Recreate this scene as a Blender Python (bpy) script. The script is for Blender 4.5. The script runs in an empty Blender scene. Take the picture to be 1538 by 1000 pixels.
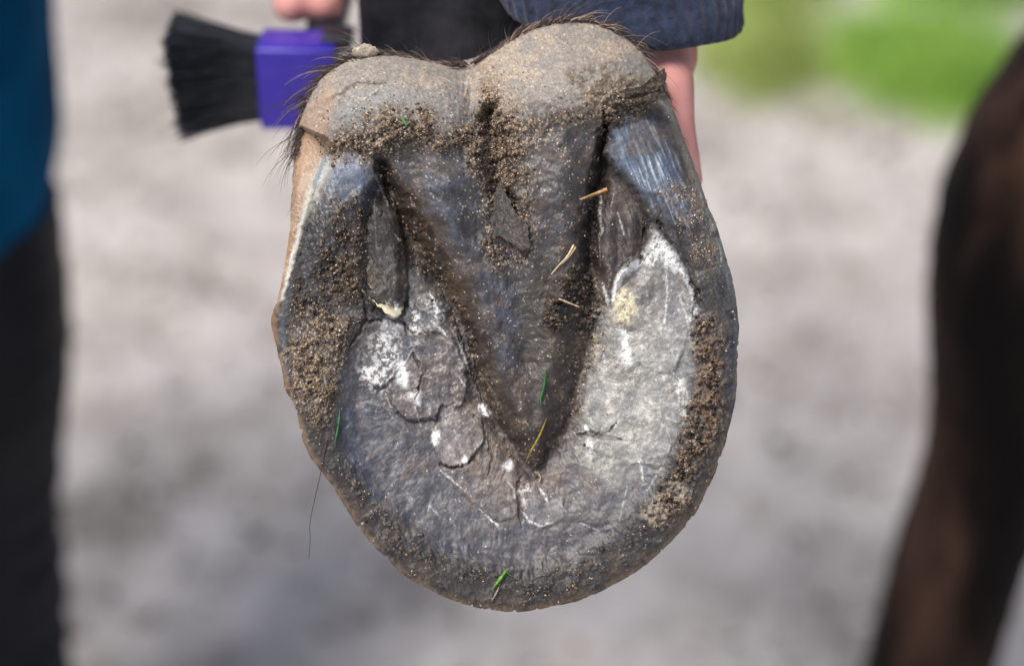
import bpy, bmesh, math, random
import numpy as np
from mathutils import Vector, Matrix

random.seed(7)
rng = np.random.default_rng(11)
scene = bpy.context.scene
C = scene.collection
R = math.radians

# ------------------------------------------------------------------ camera, sky, sun, exposure
D0 = 0.60                    # metres from the lens to the sole of the hoof
FW = 0.29                    # width of the place seen at that distance
S = FW / 1538.0              # metres per photograph pixel on the sole
CAM_H = 0.90
PITCH = R(32)
cam_d = bpy.data.cameras.new('camera')
cam = bpy.data.objects.new('camera', cam_d); C.objects.link(cam)
cam.location = (0, 0, CAM_H)
cam.rotation_euler = (math.pi / 2 - PITCH, 0, 0)
cam_d.sensor_width = 36
cam_d.lens = 36 * D0 / FW
cam_d.clip_start = 0.02
cam_d.clip_end = 500
cam_d.dof.use_dof = True
cam_d.dof.focus_distance = D0 + 0.003
cam_d.dof.aperture_fstop = 4.6
scene.camera = cam
scene.render.resolution_x = 1024; scene.render.resolution_y = 665

SUN_EL, SUN_AZ = R(62), R(232)      # azimuth clockwise from +Y; behind and left of the camera
world = bpy.data.worlds.new('World'); scene.world = world; world.use_nodes = True
wn = world.node_tree.nodes; wl = world.node_tree.links
bg = wn['Background']
sky = wn.new('ShaderNodeTexSky'); sky.sky_type = 'NISHITA'; sky.sun_disc = False
sky.sun_elevation = SUN_EL; sky.sun_rotation = SUN_AZ
sky.air_density = 1.0; sky.dust_density = 3.0; sky.ozone_density = 1.0
wl.new(sky.outputs[0], bg.inputs[0]); bg.inputs[1].default_value = 0.12
sd = bpy.data.lights.new('sun', 'SUN'); sd.energy = 3.0; sd.angle = R(28); sd.color = (1, 0.95, 0.88)
sun = bpy.data.objects.new('sun', sd); C.objects.link(sun)
sdir = Vector((math.sin(SUN_AZ) * math.cos(SUN_EL), math.cos(SUN_AZ) * math.cos(SUN_EL), math.sin(SUN_EL)))
sun.rotation_euler = sdir.to_track_quat('Z', 'Y').to_euler()
sun.location = (0, 0, 5)
scene.view_settings.view_transform = 'Standard'
scene.view_settings.look = 'None'
scene.view_settings.exposure = 0.35
scene.cycles.use_denoising = True
scene.cycles.max_bounces = 6

# ------------------------------------------------------------------ frames of reference
cp, sp = math.cos(PITCH), math.sin(PITCH)
XA = Vector((1, 0, 0)); YA = Vector((0, sp, cp)); ZA = Vector((0, -cp, sp))   # lens right, up, towards the lens
CAM = Vector((0, 0, CAM_H))
HOOF_O = CAM - ZA * D0
HOOF_ROT = cam.rotation_euler.copy()

def ray(px, py):
    return (-ZA * D0 + XA * ((px - 769) * S) + YA * ((500 - py) * S))
def at_depth(px, py, depth):
    return CAM + ray(px, py) * (depth / D0)
def at_Y(px, py, Y):
    r = ray(px, py); return CAM + r * (Y / r.y)
def at_ground(px, py):
    r = ray(px, py); return CAM + r * (-CAM_H / r.z)
def loc(u, v, z):
    """hoof frame: photograph pixels across and down the sole, z pixels towards the lens"""
    k = 1 - z * S / D0
    return Vector(((u - 769) * S * k, (500 - v) * S * k, z * S))
def locw(u, v, z):
    p = loc(u, v, z); return HOOF_O + XA * p.x + YA * p.y + ZA * p.z

def lin(c):
    return tuple(((x / 255) / 12.92 if x / 255 <= 0.04045 else ((x / 255 + 0.055) / 1.055) ** 2.4) for x in c)

# ------------------------------------------------------------------ object helpers
def tag(o, label=None, cat=None, group=None, kind=None):
    if label: o['label'] = label
    if cat: o['category'] = cat
    if group: o['group'] = group
    if kind: o['kind'] = kind
    return o
def empty(name, location, rot=(0, 0, 0)):
    o = bpy.data.objects.new(name, None); C.objects.link(o)
    o.location = location; o.rotation_euler = rot; o.empty_display_size = 0.02
    return o
def link(name, me, m, parent=None, location=None):
    o = bpy.data.objects.new(name, me); C.objects.link(o)
    if m: me.materials.append(m)
    if parent: o.parent = parent
    if location is not None: o.location = location
    return o
def smooth(me):
    me.polygons.foreach_set('use_smooth', [True] * len(me.polygons)); me.update()
def np_mesh(name, V, F, cols=None, rough=None, shade=True, normals=None):
    """V (n,3), F (m,3 or 4)"""
    me = bpy.data.meshes.new(name)
    n, m, k = len(V), len(F), F.shape[1]
    me.vertices.add(n); me.vertices.foreach_set('co', np.ascontiguousarray(V, dtype=np.float32).ravel())
    me.loops.add(m * k); me.loops.foreach_set('vertex_index', np.ascontiguousarray(F, dtype=np.int32).ravel())
    me.polygons.add(m)
    me.polygons.foreach_set('loop_start', np.arange(0, m * k, k, dtype=np.int32))
    me.polygons.foreach_set('loop_total', np.full(m, k, dtype=np.int32))
    if shade: me.polygons.foreach_set('use_smooth', np.ones(m, dtype=bool))
    me.update(calc_edges=True)
    if cols is not None:
        a = me.attributes.new('col', 'FLOAT_COLOR', 'POINT')
        c4 = np.ones((n, 4), dtype=np.float32); c4[:, :3] = cols
        a.data.foreach_set('color', c4.ravel())
    if rough is not None:
        a = me.attributes.new('rough', 'FLOAT', 'POINT')
        a.data.foreach_set('value', np.asarray(rough, dtype=np.float32))
    if normals is not None:
        me.normals_split_custom_set_from_vertices(normals.tolist())
    return me
def tubes(name, lines, radii, sides=3, cols=None, taper=0.15):
    """many thin tapering tubes as one mesh; lines: list of (k,3) arrays with equal k"""
    L = np.asarray(lines, dtype=float); n, k, _ = L.shape
    T = np.gradient(L, axis=1); T /= np.linalg.norm(T, axis=2, keepdims=True) + 1e-12
    ref = np.array([0.31, 0.52, 0.79])
    A = np.cross(T, ref); A /= np.linalg.norm(A, axis=2, keepdims=True) + 1e-12
    B = np.cross(T, A)
    rad = np.asarray(radii)[:, None] * (1 - (1 - taper) * np.linspace(0, 1, k)[None, :])
    ang = np.arange(sides) * 2 * math.pi / sides
    V = L[:, :, None, :] + rad[:, :, None, None] * (A[:, :, None, :] * np.cos(ang)[None, None, :, None] + B[:, :, None, :] * np.sin(ang)[None, None, :, None])
    V = V.reshape(-1, 3)
    idx = np.arange(n * k * sides).reshape(n, k, sides)
    a = idx[:, :-1, :]; b = np.roll(a, -1, axis=2); d = idx[:, 1:, :]; c = np.roll(d, -1, axis=2)
    F = np.stack([a, b, c, d], axis=-1).reshape(-1, 4)
    cc = None
    if cols is not None: cc = np.repeat(np.asarray(cols), k * sides, axis=0)
    return np_mesh(name, V, F, cols=cc)

# ------------------------------------------------------------------ numpy noise
_g = np.stack([np.cos(np.arange(256) * 2 * math.pi / 256), np.sin(np.arange(256) * 2 * math.pi / 256)], 1).astype(np.float32)
def _hash(xi, yi, seed):
    h = (xi.astype(np.int64) * 374761393 + yi.astype(np.int64) * 668265263 + seed * 144269504) & 0xffffffff
    h = ((h ^ (h >> 13)) * 1274126177) & 0xffffffff
    return h ^ (h >> 16)
def perlin(x, y, seed=0):
    xi = np.floor(x); yi = np.floor(y); fx = (x - xi).astype(np.float32); fy = (y - yi).astype(np.float32)
    xi = xi.astype(np.int64); yi = yi.astype(np.int64)
    u = fx * fx * fx * (fx * (fx * 6 - 15) + 10); v = fy * fy * fy * (fy * (fy * 6 - 15) + 10)
    def g(dx, dy):
        gr = _g[_hash(xi + dx, yi + dy, seed) & 255]
        return gr[:, 0] * (fx - dx) + gr[:, 1] * (fy - dy)
    a = g(0, 0); b = g(1, 0); c = g(0, 1); d = g(1, 1)
    return ((a + u * (b - a)) + v * ((c + u * (d - c)) - (a + u * (b - a)))) * 1.5
def fbm(x, y, s, octv=4, seed=0, gain=0.5):
    t = np.zeros_like(x, dtype=np.float32); a = 1.0; tot = 0; f = 1.0 / s
    for o in range(octv):
        t += a * perlin(x * f + 17.3 * o, y * f - 9.1 * o, seed + o * 31); tot += a; a *= gain; f *= 2.03
    return t / tot * 1.3
def ridged(x, y, s, octv=3, seed=0):
    t = np.zeros_like(x, dtype=np.float32); a = 1.0; f = 1.0 / s; tot = 0
    for o in range(octv):
        t += a * (1 - np.abs(perlin(x * f + 5.7 * o, y * f, seed + o * 13)) * 2); tot += a; a *= 0.5; f *= 2.1
    return t / tot
def worley(x, y, s, seed=0):
    x = x / s; y = y / s; xi = np.floor(x).astype(np.int64); yi = np.floor(y).astype(np.int64)
    f1 = np.full(x.shape, 9.0, np.float32); f2 = f1.copy(); cid = np.zeros(x.shape, np.float32)
    for dx in (-1, 0, 1):
        for dy in (-1, 0, 1):
            h = _hash(xi + dx, yi + dy, seed)
            px = xi + dx + (h & 1023) / 1023.0; py = yi + dy + ((h >> 10) & 1023) / 1023.0
            d = np.sqrt((px - x) ** 2 + (py - y) ** 2).astype(np.float32)
            near = d < f1
            f2 = np.where(near, f1, np.minimum(f2, d)); cid = np.where(near, ((h >> 20) & 1023) / 1023.0, cid); f1 = np.where(near, d, f1)
    return f1, f2, cid
def sst(a, b, x):
    t = np.clip((x - a) / (b - a), 0, 1); return t * t * (3 - 2 * t)
def catmull(P, n, closed=True):
    P = np.asarray(P, float); m = len(P); out = []
    rngk = range(m if closed else m - 1)
    for i in rngk:
        if closed: p0, p1, p2, p3 = P[i - 1], P[i], P[(i + 1) % m], P[(i + 2) % m]
        else: p0, p1, p2, p3 = P[max(i - 1, 0)], P[i], P[i + 1], P[min(i + 2, m - 1)]
        for t in np.linspace(0, 1, 12, endpoint=False):
            out.append(0.5 * ((2 * p1) + (-p0 + p2) * t + (2 * p0 - 5 * p1 + 4 * p2 - p3) * t * t + (-p0 + 3 * p1 - 3 * p2 + p3) * t ** 3))
    if not closed: out.append(P[-1])
    out = np.array(out)
    if closed: out = np.vstack([out, out[:1]])
    L = np.concatenate([[0], np.cumsum(np.linalg.norm(np.diff(out[:, :2], axis=0), axis=1))])
    q = np.linspace(0, L[-1], n, endpoint=not closed)
    return np.stack([np.interp(q, L, out[:, k]) for k in range(out.shape[1])], 1)

# ------------------------------------------------------------------ materials
def nodes(name):
    m = bpy.data.materials.new(name); m.use_nodes = True
    nt = m.node_tree; b = nt.nodes['Principled BSDF']
    return m, nt, b
def N(nt, t, **kw):
    n = nt.nodes.new(t)
    for k, v in kw.items():
        if k in n.inputs: n.inputs[k].default_value = v
        else: setattr(n, k, v)
    return n
def ramp(nt, fac, stops):
    r = nt.nodes.new('ShaderNodeValToRGB'); nt.links.new(fac, r.inputs[0])
    e = r.color_ramp.elements
    while len(e) < len(stops): e.new(0.5)
    for i, (p, c) in enumerate(stops):
        e[i].position = p; e[i].color = (*c, 1) if len(c) == 3 else c
    return r.outputs[0]
def mixc(nt, fac, a, b, mode='MIX'):
    m = nt.nodes.new('ShaderNodeMix'); m.data_type = 'RGBA'; m.blend_type = mode
    for s_, v in ((0, fac), (6, a), (7, b)):
        if hasattr(v, 'is_output'): nt.links.new(v, m.inputs[s_])
        else: m.inputs[s_].default_value = (*v, 1) if isinstance(v, tuple) and len(v) == 3 else v
    return m.outputs[2]

def surface_mat(name, bump=0.35, scale=2600, grain=0.35, spec=0.5, default_rough=None, dist=0.00025):
    """colour and roughness from the geometry's own attributes, fine grain from noise"""
    m, nt, b = nodes(name); L = nt.links
    at = N(nt, 'ShaderNodeAttribute', attribute_name='col')
    tc = N(nt, 'ShaderNodeTexCoord')
    n1 = N(nt, 'ShaderNodeTexNoise', Scale=scale, Detail=3.0, Roughness=0.6); L.new(tc.outputs['Object'], n1.inputs['Vector'])
    n2 = N(nt, 'ShaderNodeTexNoise', Scale=scale * 0.22, Detail=4.0, Roughness=0.65); L.new(tc.outputs['Object'], n2.inputs['Vector'])
    g1 = ramp(nt, n1.outputs[0], [(0.28, (1 - grain,) * 3), (0.72, (1 + grain,) * 3)])
    g2 = ramp(nt, n2.outputs[0], [(0.3, (1 - grain * .6,) * 3), (0.7, (1 + grain * .6,) * 3)])
    c = mixc(nt, 1.0, at.outputs['Color'], g1, 'MULTIPLY')
    c = mixc(nt, 1.0, c, g2, 'MULTIPLY')
    L.new(c, b.inputs['Base Color'])
    if default_rough is None:
        ar = N(nt, 'ShaderNodeAttribute', attribute_name='rough')
        L.new(ar.outputs['Fac'], b.inputs['Roughness'])
    else: b.inputs['Roughness'].default_value = default_rough
    b.inputs['Specular IOR Level'].default_value = spec
    if bump:
        bp = N(nt, 'ShaderNodeBump', Strength=bump, Distance=dist)
        L.new(n1.outputs[0], bp.inputs['Height']); L.new(bp.outputs[0], b.inputs['Normal'])
    return m
M_horn = surface_mat('hoof_horn')
M_grain = surface_mat('sand_grain', bump=0, grain=0.15, default_rough=0.6, spec=0.4)
M_hair = surface_mat('horse_hair', bump=0, grain=0.1, default_rough=0.5, spec=0.4)

def noise_mat(name, stops, scale=60, rough=0.6, spec=0.4, bump=0.2, stretch=(1, 1, 1), dist=0.001, detail=5.0, coord='Object', sheen=0, sss=0):
    m, nt, b = nodes(name); L = nt.links
    tc = N(nt, 'ShaderNodeTexCoord'); mp = N(nt, 'ShaderNodeMapping'); mp.inputs['Scale'].default_value = stretch
    L.new(tc.outputs[coord], mp.inputs[0])
    n = N(nt, 'ShaderNodeTexNoise', Scale=scale, Detail=detail, Roughness=0.6); L.new(mp.outputs[0], n.inputs['Vector'])
    L.new(ramp(nt, n.outputs[0], stops), b.inputs['Base Color'])
    b.inputs['Roughness'].default_value = rough; b.inputs['Specular IOR Level'].default_value = spec
    if sheen: b.inputs['Sheen Weight'].default_value = sheen
    if sss:
        b.inputs['Subsurface Weight'].default_value = sss; b.inputs['Subsurface Radius'].default_value = (1, .35, .2); b.inputs['Subsurface Scale'].default_value = 0.004
    if bump:
        n2 = N(nt, 'ShaderNodeTexNoise', Scale=scale * 4, Detail=4.0); L.new(mp.outputs[0], n2.inputs['Vector'])
        bp = N(nt, 'ShaderNodeBump', Strength=bump, Distance=dist); L.new(n2.outputs[0], bp.inputs['Height']); L.new(bp.outputs[0], b.inputs['Normal'])
    return m

# ================================================================== GROUND
def ground_material():
    m, nt, b = nodes('trodden_sand'); L = nt.links
    tc = N(nt, 'ShaderNodeTexCoord')
    n1 = N(nt, 'ShaderNodeTexNoise', Scale=7.0, Detail=4.0, Roughness=0.55); L.new(tc.outputs['Object'], n1.inputs['Vector'])
    n2 = N(nt, 'ShaderNodeTexNoise', Scale=26.0, Detail=5.0, Roughness=0.6); L.new(tc.outputs['Object'], n2.inputs['Vector'])
    n3 = N(nt, 'ShaderNodeTexNoise', Scale=400.0, Detail=4.0); L.new(tc.outputs['Object'], n3.inputs['Vector'])
    base = ramp(nt, n1.outputs[0], [(0.34, lin((150, 143, 138))), (0.50, lin((177, 171, 167))), (0.68, lin((189, 183, 180)))])
    fine = ramp(nt, n2.outputs[0], [(0.3, (0.76, 0.75, 0.73)), (0.7, (1.16, 1.15, 1.14))])
    c = mixc(nt, 1.0, base, fine, 'MULTIPLY')
    g = ramp(nt, n3.outputs[0], [(0.3, (0.8,) * 3), (0.7, (1.15,) * 3)])
    c = mixc(nt, 1.0, c, g, 'MULTIPLY')
    # soft-edged spots of darker and greenish tone
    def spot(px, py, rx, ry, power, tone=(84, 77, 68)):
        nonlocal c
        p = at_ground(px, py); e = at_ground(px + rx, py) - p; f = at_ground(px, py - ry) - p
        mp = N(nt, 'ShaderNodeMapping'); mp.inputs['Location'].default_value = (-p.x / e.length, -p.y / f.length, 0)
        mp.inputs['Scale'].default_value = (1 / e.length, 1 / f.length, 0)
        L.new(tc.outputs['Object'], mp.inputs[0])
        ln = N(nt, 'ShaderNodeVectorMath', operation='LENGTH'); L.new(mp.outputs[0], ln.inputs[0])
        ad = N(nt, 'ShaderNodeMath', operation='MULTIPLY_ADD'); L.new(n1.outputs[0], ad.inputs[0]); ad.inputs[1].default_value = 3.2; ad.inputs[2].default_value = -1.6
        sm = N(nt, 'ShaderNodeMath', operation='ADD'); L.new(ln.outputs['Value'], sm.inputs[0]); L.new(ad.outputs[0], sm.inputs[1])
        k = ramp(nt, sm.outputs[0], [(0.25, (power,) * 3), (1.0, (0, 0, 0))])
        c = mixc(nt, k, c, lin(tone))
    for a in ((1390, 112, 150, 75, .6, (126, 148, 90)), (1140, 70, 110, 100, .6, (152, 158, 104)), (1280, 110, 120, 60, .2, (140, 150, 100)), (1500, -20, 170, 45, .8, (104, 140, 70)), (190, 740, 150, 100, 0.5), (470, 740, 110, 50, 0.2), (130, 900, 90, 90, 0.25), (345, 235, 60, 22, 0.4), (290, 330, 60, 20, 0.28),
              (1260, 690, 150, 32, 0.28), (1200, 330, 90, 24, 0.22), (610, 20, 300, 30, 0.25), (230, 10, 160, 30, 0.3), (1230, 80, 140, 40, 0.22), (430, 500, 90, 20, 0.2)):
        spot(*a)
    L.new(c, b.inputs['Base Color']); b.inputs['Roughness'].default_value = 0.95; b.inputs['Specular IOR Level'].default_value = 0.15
    bp = N(nt, 'ShaderNodeBump', Strength=0.5, Distance=0.01); L.new(n2.outputs[0], bp.inputs['Height']); L.new(bp.outputs[0], b.inputs['Normal'])
    return m
# fine grid near the view, coarse skirt to the horizon
def axis_coords(lo, hi, step, far):
    mid = np.arange(lo, hi + 1e-6, step)
    out = np.geomspace(0.1, far, 14)
    return np.concatenate([(lo - out)[::-1], mid, hi + out])
gx = axis_coords(-1.6, 1.8, 0.014, 120); gy = axis_coords(0.3, 4.2, 0.014, 160)
GX, GY = np.meshgrid(gx, gy); fx, fy = GX.ravel(), GY.ravel()
gz = (fbm(fx, fy, 0.22, 4, 3) * 0.011 + fbm(fx, fy, 0.05, 3, 9) * 0.006)
near = ((fx > -1.6) & (fx < 1.8) & (fy > 0.3) & (fy < 4.2))
gz = np.where(near, gz, 0)
idx = np.arange(len(fx)).reshape(GX.shape)
GF = np.stack([idx[:-1, :-1], idx[:-1, 1:], idx[1:, 1:], idx[1:, :-1]], -1).reshape(-1, 4)
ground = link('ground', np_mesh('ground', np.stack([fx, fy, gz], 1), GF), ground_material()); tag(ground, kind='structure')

# small stones and crumbs of earth
ico = None
def octa_scatter(name, P, Rr, cols, squash=None):
    n = len(P)
    base = np.array([[1, 0, 0], [0, 1, 0], [-1, 0, 0], [0, -1, 0], [0, 0, 1], [0, 0, -1]], float)
    q = rng.normal(size=(n, 4)); q /= np.linalg.norm(q, axis=1, keepdims=True)
    w, x, y, z = q.T
    M = np.stack([1 - 2 * (y * y + z * z), 2 * (x * y - z * w), 2 * (x * z + y * w), 2 * (x * y + z * w), 1 - 2 * (x * x + z * z), 2 * (y * z - x * w),
                  2 * (x * z - y * w), 2 * (y * z + x * w), 1 - 2 * (x * x + y * y)], 1).reshape(n, 3, 3)
    B = base[None] * (rng.uniform(0.5, 1.35, size=(n, 6, 1))) + rng.normal(size=(n, 6, 3)) * .18
    V = np.einsum('nij,nkj->nki', M, B) * Rr[:, None, None] + P[:, None, :]
    f = np.array([[0, 1, 4], [1, 2, 4], [2, 3, 4], [3, 0, 4], [1, 0, 5], [2, 1, 5], [3, 2, 5], [0, 3, 5]])
    F = (f[None] + (np.arange(n) * 6)[:, None, None]).reshape(-1, 3)
    return np_mesh(name, V.reshape(-1, 3), F, cols=np.repeat(cols, 6, axis=0), shade=False)
def ground_scatter(n, rlo, rhi):
    x = rng.uniform(-0.9, 1.1, n); y = rng.uniform(0.75, 3.0, n)
    z = fbm(x, y, 0.22, 4, 3) * 0.011 + fbm(x, y, 0.05, 3, 9) * 0.006
    r = rng.uniform(rlo, rhi, n) ** 1.0
    return np.stack([x, y, z + r * 0.2], 1), r
P, r_ = ground_scatter(9000, 0.0015, 0.007)
pal = np.array([lin((120, 112, 104)), lin((186, 182, 180)), lin((150, 138, 124)), lin((96, 88, 80)), lin((205, 200, 196))])
gc = pal[rng.integers(0, 5, len(P))] * rng.uniform(0.8, 1.1, (len(P), 1))
o = link('loose_gravel', octa_scatter('loose_gravel', P, r_, gc), M_grain)
tag(o, 'loose grey grit and crumbs of earth strewn over the yard', 'gravel', kind='stuff')

# grass patches beyond the yard
def grass_patch(name, blobs, n, label, tint, n_=0):
    L_, r, cc = [], [], []
    for _ in range(n):
        bx = blobs[rng.integers(0, len(blobs))]
        for _try in range(5):
            a = rng.uniform(0, 2 * math.pi); q = abs(rng.normal()) * .82
            p = at_ground(bx[0] + math.cos(a) * q * bx[2], bx[1] + math.sin(a) * q * bx[3])
            break
        h = rng.uniform(0.018, 0.05); an = rng.uniform(0, 6.28); ln_ = rng.uniform(0.3, 1.1) * h
        d = np.array([math.cos(an), math.sin(an), 0])
        b0 = np.array([p.x, p.y, -0.004])
        L_.append([b0, b0 + d * ln_ * .3 + [0, 0, h * .6], b0 + d * ln_ + [0, 0, h]])
        r.append(rng.uniform(0.0011, 0.0022)); cc.append(np.array(tint) * rng.uniform(0.7, 1.35) * np.array([rng.uniform(.8, 1.3), 1, rng.uniform(.7, 1.2)]))
    o = link(name, tubes(name, L_, r, 3, cc), M_grass); tag(o, label, 'grass', kind='stuff'); return o
M_grass = surface_mat('grass_blade', bump=0, grain=0.2, default_rough=0.55, spec=0.3)
grass_patch('grass', [(1400, 115, 95, 40), (1350, 85, 90, 36), (1450, 145, 80, 34), (1480, -10, 110, 18), (1500, -60, 160, 40)], 5500,
            'bright green grass patch at the yard edge above the dark horse leg', (0.30, 0.52, 0.10))
grass_patch('grass', [(1140, 60, 50, 60), (1130, 115, 60, 30), (1110, 20, 70, 30), (1180, -30, 70, 30), (1150, 90, 60, 60)], 3000,
            'thin yellowish grass growing in sand right of the knitted cuff', (0.40, 0.50, 0.16))

# ================================================================== THE HOOF
OUT = [(697, 91), (715, 86), (740, 75), (765, 60), (793, 44), (830, 33), (870, 31), (905, 38), (940, 55), (965, 77), (985, 107), (1000, 140), (1015, 175), (1030, 215),
       (1045, 255), (1060, 298), (1078, 345), (1090, 385), (1100, 420), (1107, 460), (1110, 510), (1108, 560), (1102, 610), (1092, 655), (1078, 700), (1058, 745), (1032, 787),
       (1000, 822), (965, 851), (930, 873), (890, 893), (850, 906), (810, 914), (770, 918), (730, 915), (690, 905), (650, 888), (610, 864), (575, 834), (545, 800), (515, 756),
       (487, 712), (465, 682), (452, 650), (443, 612), (429, 585), (421, 550), (413, 512), (407, 482), (411, 464), (418, 446), (425, 410), (432, 370), (438, 320), (440, 270),
       (442, 230), (447, 195), (457, 165), (468, 138), (486, 113), (510, 95), (537, 84), (570, 80), (610, 84), (650, 92), (680, 95)]
NA, NR, NS = 1750, 300, 44
oc = catmull(OUT, NA)
CX, CY = 757.0, 480.0
# small chips and roughness of the worn edge
arc = np.arange(NA) * 1.0
dirv = oc - [CX, CY]; rl = np.linalg.norm(dirv, axis=1, keepdims=True); dirv /= rl
edge_w = sst(430, 560, oc[:, 1])
chip = fbm(oc[:, 0], oc[:, 1], 60, 5, 5, .62) * 3.2 - sst(.25, .6, fbm(oc[:, 0], oc[:, 1], 16, 3, 6)) * 3.0
left_w = sst(620, 520, oc[:, 0])
oc = oc + dirv * (chip * (0.35 + 0.5 * edge_w + 0.6 * left_w * edge_w))[:, None]
t = np.linspace(0, 1, NR) ** 0.93
U = (CX + (oc[None, :, 0] - CX) * t[:, None]).ravel().astype(np.float64)
V_ = (CY + (oc[None, :, 1] - CY) * t[:, None]).ravel().astype(np.float64)
n_top = len(U)

def seg_dist(P, A, B):
    d = B - A; L2 = (d ** 2).sum() + 1e-9
    tt = np.clip(((P - A) @ d) / L2, 0, 1)
    return np.hypot(P[:, 0] - (A[0] + tt * d[0]), P[:, 1] - (A[1] + tt * d[1])), tt
def sdpoly(poly, x, y, margin=60, smoothit=True):
    """distance inside (+) / outside (-) a closed outline"""
    P = catmull(poly, max(len(poly) * 4, 24)) if smoothit else np.asarray(poly, float)
    res = np.full(x.shape, -999.0)
    bb = (x > P[:, 0].min() - margin) & (x < P[:, 0].max() + margin) & (y > P[:, 1].min() - margin) & (y < P[:, 1].max() + margin)
    X = np.stack([x[bb], y[bb]], 1); d = np.full(len(X), 1e9); ins = np.zeros(len(X), bool)
    for i in range(len(P)):
        A, B = P[i], P[(i + 1) % len(P)]
        dd, _ = seg_dist(X, A, B); d = np.minimum(d, dd)
        c = (A[1] > X[:, 1]) != (B[1] > X[:, 1])
        if A[1] != B[1]: ins ^= c & (X[:, 0] < (B[0] - A[0]) * (X[:, 1] - A[1]) / (B[1] - A[1]) + A[0])
    res[bb] = np.where(ins, d, -d)
    return res
def sdline(pts, x, y, margin=70):
    """distance to a polyline minus nothing, and the width interpolated along it; pts: (x,y,w)"""
    P = np.asarray(pts, float); res = np.full(x.shape, 999.0); wv = np.ones(x.shape)
    bb = (x > P[:, 0].min() - margin) & (x < P[:, 0].max() + margin) & (y > P[:, 1].min() - margin) & (y < P[:, 1].max() + margin)
    X = np.stack([x[bb], y[bb]], 1); d = np.full(len(X), 999.0); w = np.ones(len(X))
    for i in range(len(P) - 1):
        dd, tt = seg_dist(X, P[i, :2], P[i + 1, :2]); m = dd < d
        d = np.where(m, dd, d); w = np.where(m, P[i, 2] + (P[i + 1, 2] - P[i, 2]) * tt, w)
    res[bb] = d; wv[bb] = w
    return res, wv

# wandering copies of the coordinates so that no outline is clean
wx = fbm(U, V_, 28, 4, 21) * 7; wy = fbm(U, V_, 28, 4, 22) * 7
wx2 = fbm(U, V_, 9, 3, 23) * 2.6; wy2 = fbm(U, V_, 9, 3, 24) * 2.6
UA, VA = U + wx + wx2, V_ + wy + wy2           # strongly wandering
UB, VB = U + wx2 + wx * .25, V_ + wy2 + wy * .25     # slightly wandering
def PM(poly, soft=4, strong=False, off=0):
    d = sdpoly(poly, UA if strong else UB, VA if strong else VB)
    return sst(-soft, soft, d + off)
def LM(pts, soft=1.0, strong=False):
    d, w = sdline(pts, UA if strong else UB, VA if strong else VB)
    return 1 - sst(w * 0.35, w * (1.0 + 0.25 * soft), d)

dout = sdpoly(OUT, U, V_, smoothit=True)
SOLE = [(600, 385), (566, 450), (537, 505), (521, 560), (517, 620), (527, 680), (553, 735), (598, 788), (660, 828), (730, 848), (800, 856), (860, 843), (915, 806), (958, 762),
        (998, 705), (1026, 640), (1041, 570), (1048, 500), (1046, 440), (1025, 385), (994, 345), (968, 350), (935, 395), (880, 400), (800, 380), (700, 380)]
FROG = [(590, 210), (570, 262), (592, 318), (628, 372), (665, 428), (695, 490), (715, 560), (735, 610), (762, 655), (790, 692), (808, 708), (828, 694), (848, 650), (862, 590),
        (872, 530), (876, 470), (868, 420), (880, 350), (892, 290), (903, 235), (905, 190), (860, 165), (800, 182), (745, 180), (700, 190), (640, 200)]
BARL = [(562, 285), (575, 268), (592, 300), (604, 350), (612, 410), (606, 466), (594, 478), (572, 460), (546, 434), (541, 380), (546, 325)]
BARR = [(908, 285), (938, 280), (965, 320), (968, 372), (952, 398), (928, 425), (915, 462), (904, 455), (898, 400), (897, 340)]
SKINL = [(425, 452), (447, 372), (466, 300), (486, 240), (500, 215), (470, 200), (440, 190), (400, 230), (400, 440)]
BULBL = [(440, 190), (455, 150), (480, 105), (530, 70), (600, 70), (697, 85), (722, 130), (730, 180), (680, 205), (660, 196), (600, 185), (540, 196), (488, 222)]
BULBR = [(697, 85), (722, 130), (730, 180), (760, 190), (800, 180), (860, 165), (905, 160), (990, 150), (1020, 180), (1000, 100), (950, 30), (860, 10), (780, 20)]

s_sole = sdpoly(SOLE, U + wx * .9 + wx2 * .3, V_ + wy * .9 + wy2 * .3, 400)
UD, VD = U + wx * 1.35 + wx2 * .35, V_ + wy * 1.35 + wy2 * .35
s_frog = sdpoly(FROG, UD, VD, 300)
m_sole = sst(-3, 3, s_sole); m_frog = sst(-4, 6, s_frog)
m_skin = PM(SKINL, 3)
# fine layers used in many places
n_big = fbm(U, V_, 90, 4, 41); n_mid = fbm(U, V_, 30, 4, 42); n_sm = fbm(U, V_, 10, 4, 43, 0.6); n_fine = fbm(U, V_, 4.2, 3, 44, 0.7)
w1, w2, wid = worley(UB, VB, 7.5, 5)
w1b, w2b, widb = worley(UA, VA, 17, 6)
clod = (0.6 - w1) * 2.0; clodb = (0.6 - w1b) * 2.0

# ---- height, in pixels towards the lens
h = np.zeros_like(U)
upper = sst(245, 150, V_)
roundw = sst(420, 200, V_)
# worn, slightly bevelled rim
rim = 6 * (1 - sst(0, 12, dout + 5 * n_sm)) + 2 * (1 - sst(0, 5, dout)) * 3
# heels and bulbs roll away from the lens
q = np.clip(1 - dout / 150.0, 0, 1)
roll = 118 * (1 - np.sqrt(np.clip(1 - q * q, 0, 1)))
sidew = sst(330, 120, V_)
h -= rim * (1 - sidew) + roll * sidew * 0.75
h -= 14 * sst(180, 40, V_)
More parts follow.
